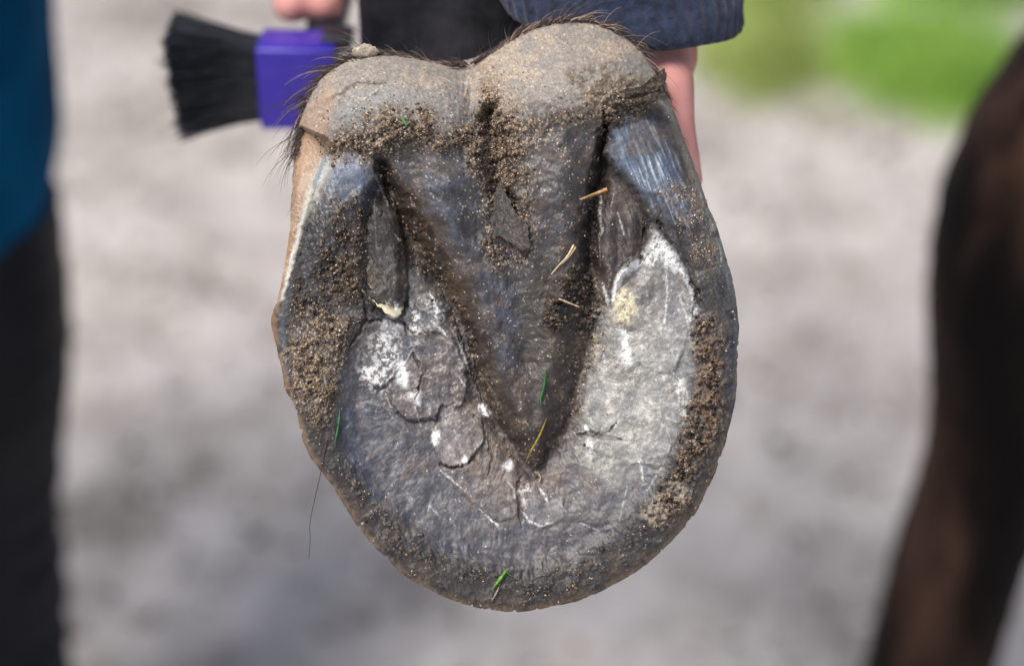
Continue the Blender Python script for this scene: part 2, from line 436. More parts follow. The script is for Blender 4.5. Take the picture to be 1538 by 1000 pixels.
# bulbs: swell of each and valley between
h += 34 * np.exp(-(((U - 592) / 110) ** 2 + ((V_ - 150) / 60) ** 2))
h += 40 * np.exp(-(((U - 865) / 105) ** 2 + ((V_ - 120) / 70) ** 2))
d, w = sdline([(697, 80, 30), (708, 120, 30), (728, 170, 34), (742, 230, 40), (745, 270, 30)], U, V_, 140)
h -= 30 * np.exp(-(d / w) ** 2)
# wall ring slopes gently in
ringd = np.clip(-s_sole, 0, 80)
h -= 2.5 * np.exp(-((s_sole + 4) / 16.0) ** 2)                     # line between wall and sole
h += sst(-12, 24, s_sole) * (-12 - np.minimum(np.clip(s_sole, 0, 400), 190) * 0.17) * sst(350, 430, V_ + 0.35 * (U - 757) * 0)
# heel triangles: hollow between wall and frog where bars are
hollow = PM([(566, 275), (620, 300), (680, 400), (640, 450), (580, 470), (555, 440), (543, 370), (552, 300)], 12)
h -= 16 * hollow
hollow2 = PM([(905, 240), (950, 290), (968, 340), (975, 400), (935, 440), (900, 470), (880, 440), (882, 340), (895, 280)], 12)
h -= 18 * hollow2
# frog
ft = sst(200, 700, V_)
frog_top = -4 - 20 * ft + 9 * np.exp(-((U - (760 + 40 * ft)) / (75 - 40 * ft)) ** 2) + 10 * np.exp(-((U - 660) / 60) ** 2 - ((V_ - 290) / 90) ** 2) + 10 * np.exp(-((U - 840) / 50) ** 2 - ((V_ - 280) / 110) ** 2)
fb = sst(-14, 40, s_frog) * sst(120, 300, V_)
h = h * (1 - fb) + frog_top * fb
d, w = sdline([(655, 215, 26), (668, 300, 26), (705, 400, 24), (745, 520, 22), (785, 640, 18)], U, V_, 150); h += 9 * np.exp(-(d / w) ** 2)
d, w = sdline([(845, 215, 24), (850, 300, 24), (846, 400, 20), (835, 520, 18), (815, 640, 14)], U, V_, 150); h += 8 * np.exp(-(d / w) ** 2)
d, w = sdline([(760, 330, 20), (775, 430, 22), (790, 540, 20)], UA, VA, 150); h -= 7 * np.exp(-(d / w) ** 2)
# central cleft
d, w = sdline([(735, 165, 10), (740, 200, 20), (750, 240, 22), (752, 285, 16), (765, 320, 8)], UA, VA, 90)
cleft = np.exp(-(d / w) ** 2); h -= 44 * cleft
# grooves either side of the frog
d, w = sdline([(574, 250, 8), (584, 285, 17), (604, 335, 22), (640, 395, 22), (682, 465, 18), (706, 530, 14), (728, 600, 14), (760, 660, 14), (800, 712, 12)], UD, VD, 120)
dg = sst(740, 320, V_) ; groL = np.exp(-(d / w) ** 2); h -= groL * (8 + 22 * dg)
d, w = sdline([(908, 185, 5), (906, 215, 7), (902, 250, 9), (894, 300, 12), (886, 360, 15), (884, 430, 18), (886, 500, 16), (872, 580, 15), (858, 640, 15), (815, 705, 13)], UD, VD, 120)
groR = np.exp(-(d / w) ** 2); h -= groR * (6 + 24 * dg * sst(600, 450, V_) )
# bars
bl = sdpoly(BARL, UB, VB); m_barl = sst(-2, 2.5, bl) * sst(540, 560, U - .1 * (V_ - 280)) * sst(282, 330, V_) + 0 * U; m_barl = np.clip(m_barl + sst(-2, 2.5, bl) * sst(425, 440, V_), 0, 1)
h = h * (1 - m_barl) + (-10 - 14 * sst(20, 0, bl) * sst(575, 612, U) + 5 * sst(380, 470, V_)) * m_barl
br = sdpoly(BARR, UB, VB); m_barr = sst(-14, 16, br)
h = h * (1 - m_barr) + (-16 - 10 * sst(925, 900, U) + 4 * np.sin((U - 897) / 6.5) * sst(300, 340, V_)) * m_barr
# heel buttress on the left: smooth roll of horn
bt = sdpoly([(500, 232), (550, 232), (566, 262), (560, 305), (530, 352), (505, 395), (475, 420), (452, 420), (462, 340), (480, 270)], UB, VB)
h += 10 * sst(0, 26, bt)
bt2 = sdpoly([(915, 190), (950, 175), (990, 185), (1020, 250), (1045, 330), (1030, 350), (985, 320), (945, 275), (918, 240)], UB, VB)
h += 9 * sst(-6, 30, bt2)
# skin lying behind the wall at the left heel
h -= m_skin * 38
# smaller modelling -------------------------------------------------
crackdepth = np.zeros_like(U)
def crack(pts, depth, strong=True):
    global h, crackdepth
    m = LM([(a, b, c * .72) for a, b, c in pts], 1.8, strong) * (0.55 + 0.9 * n_mid).clip(.15, 1)
    h = h - m * depth * .7; crackdepth = np.maximum(crackdepth, m * min(1, depth / 10)); return m
def plate(poly, up, soft=2.0, tilt=(0, 0)):
    """a raised scale of horn"""
    global h
    P = np.array(poly); c = P.mean(0)
    m = PM(poly, soft * 1.3, True); h = h + m * (up * .85 + tilt[0] * (U - c[0]) + tilt[1] * (V_ - c[1])); return m
FL1 = [(668, 612), (700, 603), (722, 612), (727, 640), (722, 672), (700, 696), (676, 700), (655, 688), (650, 660), (655, 632)]
FL2 = [(632, 515), (640, 500), (672, 505), (694, 530), (700, 575), (698, 605), (668, 612), (645, 632), (610, 626), (588, 610), (582, 580), (600, 548)]
FL3 = [(615, 405), (640, 405), (664, 440), (688, 490), (700, 540), (702, 580), (690, 545), (668, 503), (640, 498), (618, 468), (610, 430)]
FL4 = [(560, 500), (588, 478), (618, 490), (632, 520), (600, 548), (582, 580), (545, 570), (535, 540)]
FL5 = [(788, 730), (815, 722), (838, 738), (850, 765), (838, 785), (806, 790), (787, 775)]
FL6 = [(668, 706), (700, 700), (735, 680), (770, 705), (782, 740), (770, 780), (730, 770), (695, 740)]
FL7 = [(935, 395), (960, 380), (978, 340), (1000, 355), (1030, 400), (1045, 450), (1040, 480), (1010, 560), (960, 545), (925, 540), (915, 480), (925, 430)]
f1 = plate(FL1, 6.5, 1.6); f2 = plate(FL2, 5.5, 1.6, (0.02, 0.05)); f3 = plate(FL3, 6, 2); f4 = plate(FL4, 3, 3, (0, .06)); f5 = plate(FL5, 3.5, 3); f6 = plate(FL6, 4, 2.5); f7 = plate(FL7, 5, 3)
f8 = plate([(878, 560), (925, 545), (1000, 560), (1030, 600), (1015, 660), (985, 700), (930, 690), (875, 668), (858, 630)], 4, 4)
f9 = plate([(880, 668), (930, 690), (985, 700), (960, 745), (900, 790), (850, 770), (840, 720), (855, 690)], 2.5, 4)
c_ = crack([(582, 590, 2), (600, 622, 3), (628, 633, 3.4), (652, 630, 3), (668, 612, 3), (692, 604, 2)], 9)
crack([(655, 632, 2), (650, 668, 3), (660, 695, 3), (682, 703, 3), (708, 692, 3), (724, 668, 2)], 8)
crack([(604, 480, 2), (618, 520, 3), (632, 560, 2.5), (622, 600, 1.5)], 8)
crack([(548, 485, 2), (580, 478, 4), (600, 482, 5), (622, 500, 2)], 12)
crack([(868, 655, 3), (895, 650, 5), (915, 655, 3.6), (934, 657, 1.6)], 13)
crack([(893, 652, 3), (912, 646, 2.6), (926, 636, 1.2)], 10)
crack([(780, 712, 3), (778, 742, 4.5), (781, 775, 4), (784, 795, 1.5)], 8)
crack([(700, 610, 2), (728, 650, 3), (742, 690, 2.5), (735, 715, 1.5)], 7)
crack([(690, 470, 2), (712, 540, 2.6), (722, 590, 2.2)], 6)
crack([(968, 345, 4), (965, 385, 5), (957, 400, 2)], 14)
crack([(985, 330, 2), (1010, 368, 4), (1030, 395, 4), (1047, 440, 4), (1050, 480, 3)], 10)
crack([(905, 470, 2), (912, 500, 3), (905, 535, 1.5)], 6)
crack([(540, 440, 4), (552, 475, 4), (530, 520, 3)], 9)
crack([(575, 262, 4), (580, 290, 4), (590, 310, 3)], 18)
crack([(905, 160, 2), (908, 195, 4), (905, 255, 5), (896, 290, 3)], 26)
crack([(566, 262, 2), (563, 300, 3.4), (548, 350, 2)], 6)
# ridges on the scratch-worn frog and a raised fibre line
ridge = LM([(690, 500, 1.4), (706, 560, 2), (722, 600, 2.4), (742, 640, 1.6)]); h += ridge * 4
# flaps of loose, dried dirt and skin
flapR = PM([(905, 152), (925, 136), (960, 133), (985, 124), (999, 107), (1001, 122), (990, 137), (1003, 146), (975, 150), (930, 158)], 2.0); h += flapR * 9
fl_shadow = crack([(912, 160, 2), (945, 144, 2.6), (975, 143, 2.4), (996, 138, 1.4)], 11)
crack([(895, 118, 1.5), (925, 136, 2.2), (950, 134, 2)], 6)
clump = PM([(905, 165), (935, 150), (968, 152), (975, 170), (950, 182), (920, 190), (905, 215)], 5); h += clump * 7
flapL = PM([(474, 205), (500, 212), (520, 200), (548, 190), (580, 185), (640, 178), (700, 195), (690, 215), (640, 225), (580, 232), (520, 240), (500, 232), (490, 218)], 12, True); h += flapL * 4
ridgeB = LM([(492, 150, 2), (520, 132, 3), (560, 124, 2.2), (578, 126, 1.5)]); h += ridgeB * 3
fb2 = LM([(512, 178, 1.3), (545, 150, 2), (576, 129, 1.8)]); h += fb2 * 2.2

# roughness of the surface by kind of covering
dirt_ring = (1 - m_sole) * (1 - m_frog) * sst(250, 330, V_) * (1 - m_skin) * (1 - m_barl) * (1 - m_barr)
outer_clean = sst(26, 8, dout) * sst(300, 360, V_)
right_clean = sst(60, 40, dout) * sst(900, 980, U) * sst(620, 480, V_)
sandL = PM([(455, 470), (500, 478), (530, 480), (512, 520), (500, 575), (480, 640), (448, 600), (432, 540)], 16, True)
sandL2 = PM([(500, 330), (540, 300), (545, 420), (520, 470), (455, 470), (440, 440), (480, 380)], 14, True)
sandR = PM([(1048, 480), (1082, 500), (1085, 580), (1075, 660), (1045, 700), (1030, 760), (985, 790), (965, 775), (1005, 720), (1035, 640), (1046, 560)], 14, True) * (.45 + .8 * sst(-.3, .3, n_mid))
sandR2 = PM([(1030, 270), (1052, 300), (1075, 365), (1082, 400), (1062, 420), (1035, 380), (1020, 330), (990, 290)], 10, True)
sandT = PM([(560, 165), (640, 170), (690, 200), (740, 130), (770, 190), (760, 290), (730, 230), (690, 225), (620, 215), (520, 235), (490, 225)], 22, True)
sandT2 = PM([(725, 100), (745, 110), (790, 170), (850, 160), (900, 130), (960, 130), (905, 180), (850, 190), (760, 240), (735, 200)], 12, True)
frogdirt = PM([(700, 190), (760, 180), (790, 240), (800, 330), (795, 385), (760, 410), (725, 380), (730, 310), (700, 240)], 14, True)
grooved = np.clip(groL * 1.2, 0, 1) + np.clip(groR * 1.1, 0, 1)
heelclod = PM([(840, 420), (872, 400), (895, 430), (892, 490), (850, 480), (828, 500), (820, 470)], 9, True)
lowdirt = PM([(560, 745), (620, 800), (700, 850), (800, 862), (900, 830), (940, 800), (960, 800), (930, 860), (850, 895), (770, 905), (680, 885), (600, 840), (530, 760), (520, 700)], 10, True)
crumb = np.clip(sandL + sandL2 * .9 + sandR * .7 + sandR2 * .2 + sandT + sandT2 * .25 + frogdirt * .7 + grooved * .18 + heelclod * 1.4 + lowdirt * .22 * sst(-.1, .4, n_mid + n_sm * .5) + dirt_ring * 0.14 + flapL * .5 + clump, 0, 1.3)
crumb = crumb * (.25 + .95 * sst(-.35, .3, n_mid + .6 * n_big)); crumb = crumb * (1 - 0.75 * right_clean * (1 - sandR)) * (1 - 0.6 * outer_clean)
crumb = np.where(m_barl > .5, crumb * .35, crumb)
h += crumb * (n_sm * 5.0 + clod * .8 * (0.4 + 0.6 * wid) + clodb * 1.2 * (0.3 + widb) + n_fine * 1.9 + ridged(UA, VA, 15, 3, 131) * 3.0 + n_mid * 4)
h += heelclod * 9 + sandL * 5 + sandR * 5 * (0.5 + n_sm)
h += (1 - np.clip(crumb, 0, 1)) * (n_sm * 0.35 + n_fine * 0.22 + n_mid * 0.9)
h += n_big * 3 * (1 - upper)
bz = sst(240, 150, V_) * (1 - np.clip(crumb, 0, 1))
h += bz * (n_mid * 2.4 + ridged(U * 1.0 + wx, V_ * 2.6 + wy, 40, 3, 141) * 1.6)
cw = np.exp(-(((U - 722) / 34) ** 2 + ((V_ - 130) / 60) ** 2)); h += cw * ridged(U * 3 + wx, V_ * .6, 26, 3, 143) * 5
cw2 = np.exp(-(((U - 915) / 70) ** 2 + ((V_ - 122) / 26) ** 2)); h += cw2 * ridged(U * .7 + wx, V_ * 2.4 + wy, 22, 3, 144) * 5
# fibre streaks
ang = np.arctan2(V_ - 560, U - 790); rad = np.hypot(V_ - 560, U - 790)
fib = fbm(ang * 60, rad * 0.06, 1.0, 3, 71)
h += fib * 0.25 * m_sole * (1 - m_frog)
fibf = fbm(UB * 0.35, VB * 0.035, 1.0, 3, 72)
h += fibf * 0.15 * m_frog
fibh = fbm((U * .9 - V_ * 0.35) * 0.22, (V_ * .9 + U * .35) * 0.02, 1.0, 3, 73)
h += fibh * 0.6 * (1 - m_sole) * (1 - m_frog)
# chips and flaking inside the sole
wr1, wr2, wrid = worley(UA, VA, 34, 15)
flk = sst(0.02, 0.10, wr2 - wr1)
h += m_sole * (1 - m_frog) * (n_mid * 2.2 + n_sm * .25 + ridged(UA, VA, 60, 2, 88) * 1.6) * sst(-.5, .5, n_big + .1) + m_frog * (n_mid * 2.0)
h = np.where(np.isfinite(h), h, 0)

# ---- colour
c = np.zeros((n_top, 3))
def col(*rgb): return np.array(lin(rgb))
def mx(m, rgb, noise=None):
    global c
    m = np.clip(m, 0, 1)[:, None]; c = c * (1 - m) + np.asarray(rgb) * m
BEIGE, BEIGE2, GREYB = col(180, 166, 149), col(160, 153, 145), col(138, 141, 145)
FROGD, FROG_SHEEN = col(74, 70, 70), col(94, 99, 111)
DDARK, DBROWN, SAND = col(58, 50, 45), col(104, 88, 73), col(178, 156, 130)
HBLUE, HPALE = col(98, 108, 124), col(186, 190, 188)
SGREY, SBLUE, SLIGHT = col(142, 139, 138), col(94, 98, 110), col(170, 168, 164)
WHITE, CREAM = col(236, 236, 234), col(216, 206, 176)
SKIN = col(172, 146, 124)
def th(n, a, b): return sst(a, b, n)
c[:] = col(72, 66, 63)
# horn of the wall, its bluish sky sheen put into the colour
mx(th(n_mid, -.2, .5) * .6, col(96, 96, 100))
mx((1 - m_sole) * th(fibh + n_big * .6, .1, .7) * .4, col(84, 90, 102))
mx(bt.clip(-1, 1) * .5 + .5 > .5, col(88, 86, 88)); 
mx(sst(0, 14, bt) * sst(340, 250, V_) * (.7 + .5 * fibh), col(124, 136, 156))
mx(sst(-8, 18, bt2) * (0.7 + 0.6 * fibh), col(116, 133, 156))
mx(sst(-8, 18, bt2) * th(fibh, .05, .5) * .9 * sst(900, 1000, U), col(196, 202, 200))
mx(sst(-8, 10, bt2) * th(n_mid, .1, .6) * .6, col(70, 66, 66))
# sole
ms = m_sole * (1 - m_frog)
ms2 = sst(-10, 22, s_sole + 10 * n_mid) * (1 - m_frog)
mx(ms2, col(108, 104, 103)); mx(ms * th(n_mid + .4 * n_sm, .0, .5) * .5, col(128, 112, 98))
mx(ms * th(fib * .5 + n_mid * .6, -.2, .5) * .55, SGREY)
mx(ms * th(-n_mid - n_big, -.1, .7) * .7, SBLUE)
rsole = PM([(880, 560), (930, 430), (985, 360), (1035, 430), (1038, 560), (1020, 640), (985, 715), (940, 745), (880, 700), (855, 660), (870, 610)], 14, True)
mx(rsole * (.6 + .5 * n_mid), col(160, 158, 153))
mx(rsole * PM([(1000, 380), (1045, 420), (1045, 600), (1010, 700), (960, 760), (950, 730), (990, 640), (1000, 500)], 14, True) * .6, col(112, 114, 122))
mx(rsole * th(n_sm + n_mid, .1, .9) * .5, col(190, 186, 178))
mx(rsole * th(-n_sm, .1, .7) * .45, col(130, 134, 140))
for f_, cc in ((f1, col(168, 160, 156)), (f2, col(136, 126, 122)), (f3, col(140, 137, 136)), (f4, col(150, 146, 144)), (f5, col(140, 138, 138)), (f6, col(132, 124, 120)), (f7, col(150, 147, 144))):
    mx(f_ * (.45 + .5 * n_mid + .2 * n_sm), cc)
mx((f1 + f4 + f3 * .5) * th(n_sm + fib * .4, .0, .6) * .6, col(196, 192, 188))
mx((f2 + f6) * th(-n_sm, -.1, .5) * .6, col(92, 84, 82))
llow = PM([(525, 560), (580, 600), (640, 660), (680, 720), (760, 800), (860, 800), (940, 740), (900, 820), (800, 845), (700, 830), (600, 770), (540, 690)], 22, True)
mx(llow * .75, col(92, 90, 94)); mx(llow * th(fib * .5 + .5 * n_big + .4 * n_mid, .0, .6) * .5, col(134, 134, 138)); mx(llow * th(n_mid + n_sm * .5, .05, .5) * .5, col(84, 76, 72)); mx(llow * th(n_fine + n_sm, .2, .9) * .4, col(150, 138, 124))
mx(ms2 * sst(70, 10, s_sole + 20 * n_mid) * (U < 800) * .5, col(84, 84, 92))
mx(LM([(520, 540, 10), (519, 620, 12), (528, 680, 10), (560, 745, 8)], 3, True) * .35, col(104, 116, 136))
mx(PM([(900, 430), (960, 470), (1020, 520), (1020, 640), (960, 690), (890, 640), (880, 560)], 34, True) * .45, col(178, 176, 170))
mx(PM([(535, 600), (580, 620), (640, 690), (700, 760), (660, 790), (590, 740), (545, 680)], 26, True) * th(fib + n_mid, -.4, .5) * .5, col(140, 142, 150))  # pale sheen on the lower left sole, painted into the colour
mx(PM([(720, 790), (860, 780), (960, 720), (960, 770), (860, 840), (740, 845), (640, 810)], 26, True) * .5, col(76, 76, 84))
mx(PM([(855, 480), (895, 470), (880, 580), (858, 640), (840, 640)], 22, True) * .7, col(104, 90, 78))
mx(PM([(690, 600), (730, 600), (770, 690), (860, 700), (840, 740), (760, 740), (700, 700)], 18, True) * .45, col(112, 96, 84))
# frog
mx(m_frog, FROGD)
mx(m_frog * th(n_mid + n_big * .8, -.05, .6) * .45, FROG_SHEEN)  # blue sheen of the sky painted into the frog's colour
mx(m_frog * th(fibf, .1, .9) * .18, col(112, 108, 106))
mx(PM([(620, 240), (690, 230), (725, 300), (730, 400), (780, 420), (800, 500), (770, 560), (740, 480), (700, 390), (640, 300)], 40, True) * (.22 + .6 * n_mid + .3 * n_big), col(104, 111, 126))  # bluish haze of reflected sky, also painted in
mx(m_frog * PM([(590, 300), (640, 300), (700, 420), (740, 560), (770, 680), (720, 600), (660, 460)], 14, True) * (.55 + .6 * n_sm), col(92, 76, 62))
mx(m_frog * th(n_sm + n_fine * .6, .2, .8) * .25, col(112, 98, 84))
mx(PM([(790, 230), (840, 220), (860, 300), (850, 380), (800, 390), (790, 300)], 18, True) * (.3 + .3 * n_mid), col(104, 102, 104))
frlow = PM([(790, 400), (870, 420), (875, 560), (850, 660), (810, 705), (770, 660), (740, 590), (780, 540)], 16, True)
mx(frlow * .55, col(84, 73, 64))
# bars
mx(m_barl, col(68, 62, 58)); mx(m_barl * th(fibf, -.1, .6) * .5, col(96, 90, 86)); mx(m_barl * sst(16, 2, bl) * th(n_sm, -.3, .4) * .7, col(62, 52, 46))
mx(m_barr, col(84, 74, 68)); mx(m_barr * th(fibf + n_mid * .5, .0, .6) * .7, col(124, 122, 126)); mx(m_barr * th(n_sm + n_mid, .1, .6) * .5, col(104, 80, 60))
# bulbs
bulbs = np.clip(PM(BULBL, 8, False) + PM(BULBR, 16, True), 0, 1) * sst(232, 150, V_ + 26 * n_mid + 10 * n_sm)
bulbs_n = sst(225, 120, V_ + 34 * n_mid + 12 * n_sm); mx(bulbs, BEIGE2); mx(bulbs * th(n_mid + n_big, -.2, .5) * .8, BEIGE)
mx(bulbs * sst(110, 195, V_ + 50 * n_mid) * .6, GREYB)
mx(bulbs * th(n_sm, .25, .7) * .5, col(118, 112, 106))
mx(bulbs * th(n_fine + .4 * n_sm, .35, .9) * .6, col(206, 190, 166))
mx(PM([(500, 170), (530, 150), (570, 135), (620, 150), (600, 178), (540, 192), (500, 205)], 14, True) * .45, col(150, 156, 158))
upd = sst(135, 190, V_ + 24 * n_mid - .12 * (U - 757)) * sst(260, 190, V_) * (U > 690)
mx(upd * th(n_mid + n_sm * .5, -.5, .2) * .75, col(92, 88, 88))
mx(PM([(850, 110), (900, 95), (950, 108), (985, 130), (930, 150), (905, 150), (870, 135)], 12, True) * th(n_sm + n_mid, -.35, .3) * .8, col(92, 76, 60))
mx(LM([(488, 158, 2), (505, 142, 3), (520, 131, 3), (560, 124, 2), (578, 127, 2)], 1, True) * .6, col(98, 84, 70))
mx(PM([(700, 95), (730, 90), (770, 140), (770, 185), (700, 180)], 14, True) * th(n_sm, -.2, .5) * .6, col(196, 174, 144))
# skin behind the left wall
mx(m_skin, SKIN); mx(m_skin * th(n_sm, -.1, .5) * .6, col(140, 112, 92)); mx(m_skin * th(n_mid, .1, .6) * .6, col(186, 166, 146))
mx(PM([(440, 190), (470, 150), (500, 130), (495, 190), (475, 240), (440, 330), (436, 250)], 10, True) * sst(300, 240, V_ + 0) * .6, col(178, 152, 128))
# pale edge of the wall, left
mx(LM([(492, 240, 8), (478, 270, 9), (462, 310, 8), (447, 360, 5), (434, 410, 4), (424, 450, 4)], 1), col(196, 196, 190))
mx(LM([(494, 240, 14), (474, 285, 13), (455, 335, 7)], 3, True) * (.55 + .4 * n_sm), col(182, 180, 168))
mx(LM([(490, 236, 6), (474, 275, 6)], 2) * .6, col(140, 156, 172))
mx(LM([(436, 425, 4), (424, 470, 5), (424, 520, 5), (432, 570, 4)], 2) * .7, col(120, 130, 142))
mx(LM([(413, 462, 6), (410, 484, 7), (416, 520, 6), (426, 560, 5), (440, 606, 5), (455, 650, 4)], 1.5) * .85, col(150, 124, 98))
# outer bare rim: brownish at the toe, blue-grey at the right
mx(sst(30, 6, dout + 8 * n_mid) * sst(560, 660, V_) * .3, col(104, 90, 78))
mx(sst(11, 3, dout + 6 * n_sm) * sst(560, 640, V_) * (.6 + .6 * n_sm), col(150, 130, 108))
mx(sst(30, 4, dout) * sst(980, 1030, U) * sst(300, 360, V_) * sst(640, 540, V_) * .7, col(92, 96, 102))
mx(sst(16, 3, dout) * sst(940, 980, U) * sst(110, 160, V_) * sst(470, 380, V_) * .85, col(146, 146, 138))
mx(sst(9, 3, dout) * sst(980, 1030, U) * sst(330, 380, V_) * sst(700, 600, V_) * .5, col(128, 132, 134))
# dirt and sand
mx(crumb * th(n_mid + n_sm * .8 + clod * .08, -.6, .15) * .8, DDARK)
mx(crumb * th(n_sm * 1.2 + n_fine * .8 + clod * .1, 0.0, .8) * .85, DBROWN)
mx(np.clip(groL + groR * .8, 0, 1) * (.5 + .5 * n_mid + .25 * dg), col(70, 58, 48))
mx(cleft * .8, col(58, 49, 42))
mx(heelclod * .7, col(60, 52, 47))
mx(crackdepth * .62, col(60, 49, 41))
mx(np.clip(sandL * 1.0 + sandT * .7 + sandT2 * .7 + sandR * 1.2 + frogdirt * .35 + sandR2 * .5, 0, 1) * th(n_fine * .8 + n_sm * .8 + n_mid * .6 + clod * .15, -.15, .8) * .9, SAND)
mx(PM([(1045, 500), (1080, 520), (1080, 650), (1050, 660)], 6, True) * th(clod + n_sm, 0, .8) * .6, col(150, 116, 88))
mx(PM([(965, 770), (1010, 720), (1035, 735), (1010, 785), (985, 795)], 6, True) * th(clod + n_sm, -.3, .6) * .75, col(190, 176, 158))
mx(dirt_ring * th(n_mid - n_sm * .3, .05, .5) * (1 - crumb.clip(0, 1) * .4) * .75, col(44, 46, 56))
mx(lowdirt * th(n_fine + n_sm, .3, 1) * .6, col(156, 134, 112))
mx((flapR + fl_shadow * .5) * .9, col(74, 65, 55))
d_speck = np.clip((crumb * .35 + .12 * m_frog + .22 * bulbs) * sst(-.35, .3, n_mid + .5 * n_sm) * 1.3 + .8 * sandL + .8 * sandT + .5 * sandT2 + .3 * frogdirt, 0, 1.2)
mx((1 - ms2) * (1 - bulbs) * (1 - m_skin) * th(fbm(UA, VA, 55, 5, 501, .6), .02, .42) * .38, col(128, 110, 92))      # thin smears of dried mud
mx(ms2 * th(fbm(UA, VA, 45, 5, 502, .62), .08, .5) * .38, col(124, 108, 94))
mx((1 - bulbs) * th(fbm(U * 1.5 + wx, V_ * .7, 24, 3, 503, .5), .2, .7) * .14, col(150, 140, 130))
# chalky white scrapes and old sole
def chalk(poly, k=1.0, soft=5, cc=None, thr=-.1):
    mx(PM(poly, soft * 1.4, True) * th(n_sm + n_fine * .7 + n_mid * .4, thr - .12, thr + .4) * k, WHITE if cc is None else cc)
def scratch(pts, k=1.0, cc=None):
    d_, w_ = sdline(pts, U + wx2 * .25, V_ + wy2 * .25)
    mx((1 - sst(w_ * .1, w_ * 1.25, d_ + 1.6 * n_sm)) * (.55 + 1.1 * n_fine + .5 * n_sm).clip(0, 1) * k * 1.05, WHITE if cc is None else cc)
chalk([(560, 510), (590, 500), (600, 530), (598, 550), (570, 545)], .9, 7); chalk([(540, 560), (575, 545), (585, 575), (560, 585)], .9, 8)
chalk([(595, 545), (610, 545), (612, 580), (598, 578)], 1, 4, None, -.6); chalk([(565, 460 + 25), (585, 480), (600, 500), (570, 505)], .5, 6, col(176, 182, 184))
chalk([(620, 470), (632, 468), (628, 500), (618, 495)], .9, 4); chalk([(617, 590), (630, 588), (630, 606), (618, 606)], 1, 3, None, -.8)
chalk([(640, 455), (655, 450), (668, 480), (655, 480)], .7, 5); chalk([(720, 608), (728, 606), (736, 625), (728, 626)], 1, 2.5, None, -.8)
chalk([(695, 690), (703, 686), (703, 696), (697, 698)], 1, 2, None, -.8); chalk([(652, 648), (660, 646), (656, 664), (650, 662)], 1, 2.5, None, -.8)
scratch([(648, 482, 2), (666, 498, 2.6), (672, 506, 1)]); scratch([(682, 500, 2), (694, 530, 2.6), (704, 556, 1.5)]); scratch([(690, 568, 1.5), (698, 580, 2)])
scratch([(645, 440, 1.5), (656, 460, 2.4), (655, 476, 2)]); scratch([(578, 590, 1.2), (588, 612, 2)], .8); scratch([(622, 610, 2), (632, 640, 1.5)], .5)
scratch([(545, 437, 2), (562, 456, 2.4), (584, 470, 3), (594, 472, 3)], 1, col(214, 204, 176)); chalk([(584, 462), (598, 458), (600, 472), (588, 478)], 1, 2.5, None, -.8)
scratch([(566, 268, 2), (576, 290, 3), (582, 310, 2)], .8, col(160, 172, 186)); scratch([(562, 300, 1), (564, 350, 1.3), (566, 380, .8)], .6, col(150, 158, 166)); scratch([(592, 350, 1.2), (600, 362, 2)], .9)
scratch([(903, 295, 2.6), (900, 320, 4), (904, 345, 3.6), (900, 358, 2)], 1); scratch([(900, 358, .9), (902, 400, .8)], .5); scratch([(905, 425, 1.5), (908, 437, 3.4), (914, 456, 4)], 1)
scratch([(928, 320, 2), (932, 335, 2.2), (938, 355, 1.5)], .9); scratch([(922, 290, 1), (918, 310, 1.5)], .5)
chalk([(955, 392), (965, 395), (950, 410), (935, 424), (924, 448), (918, 452), (922, 425), (938, 400)], 1, 3, None, -.8)
chalk([(925, 450), (945, 435), (955, 460), (945, 485), (925, 480)], 1, 7, CREAM, -.4); chalk([(930, 495), (945, 500), (945, 520), (950, 545), (935, 545), (932, 520)], 1, 4, None, -.6)
chalk([(985, 352), (998, 365), (1020, 400), (1008, 405), (990, 390), (975, 400), (968, 385)], 1, 6, None, -.3); scratch([(988, 352, 4), (992, 380, 4), (1000, 395, 3), (1002, 440, 2), (998, 490, 1.5)], .85)
scratch([(1020, 400, 5), (1036, 430, 4), (1046, 470, 4)], .85); chalk([(1036, 455), (1050, 465), (1048, 485), (1038, 480)], .9, 4); scratch([(1018, 440, 2), (1030, 470, 2.5), (1036, 500, 2)], .5)
scratch([(893, 505, 5), (898, 520, 6), (893, 545, 3)], .6, CREAM); scratch([(906, 530, 2), (908, 545, 2)], .7)
scratch([(878, 640, 4), (884, 648, 3)], 1); chalk([(880, 665), (892, 665), (888, 690), (878, 685)], .8, 4); scratch([(960, 685, 4), (964, 705, 3), (966, 722, 1.5)], .8)
scratch([(1000, 640, 1.4), (1008, 665, 1.2), (995, 700, 1.6), (972, 735, 2)], .55); scratch([(1012, 575, 2), (1022, 600, 3), (1030, 625, 1.5)], .6); chalk([(1010, 560), (1025, 570), (1032, 625), (1020, 610)], .5, 6)
scratch([(718, 762, 1.2), (735, 778, 2.4), (748, 789, 2)], 1); scratch([(662, 706, 1.2), (672, 715, 2.5), (690, 730, 1.2), (708, 745, .8)], .7); scratch([(611, 737, 1), (619, 750, 1)], .7)
scratch([(786, 770, 2), (796, 783, 2.6), (812, 790, 2.4), (830, 784, 1.6)], .9); scratch([(810, 733, 2), (819, 745, 3), (822, 752, 2)], .95); scratch([(764, 725, 2), (772, 735, 2.6), (772, 748, 2)], .7); chalk([(785, 730), (795, 728), (792, 750), (784, 755)], .7, 5)
chalk([(758, 692), (768, 694), (766, 706), (757, 702)], .9, 3, None, -.8); scratch([(787, 632, 2), (794, 638, 2.5)], .8, col(190, 190, 184)); scratch([(645, 758, 2), (660, 775, 2)], .5); scratch([(722, 560, 2), (742, 592, 3), (750, 612, 2)], .75, col(176, 158, 130))
scratch([(872, 785, 1.5), (900, 797, 1.8)], .5); scratch([(942, 730, 1.2), (935, 760, 1.4), (930, 785, 1)], .45); scratch([(840, 755, 2), (850, 768, 2)], .5)
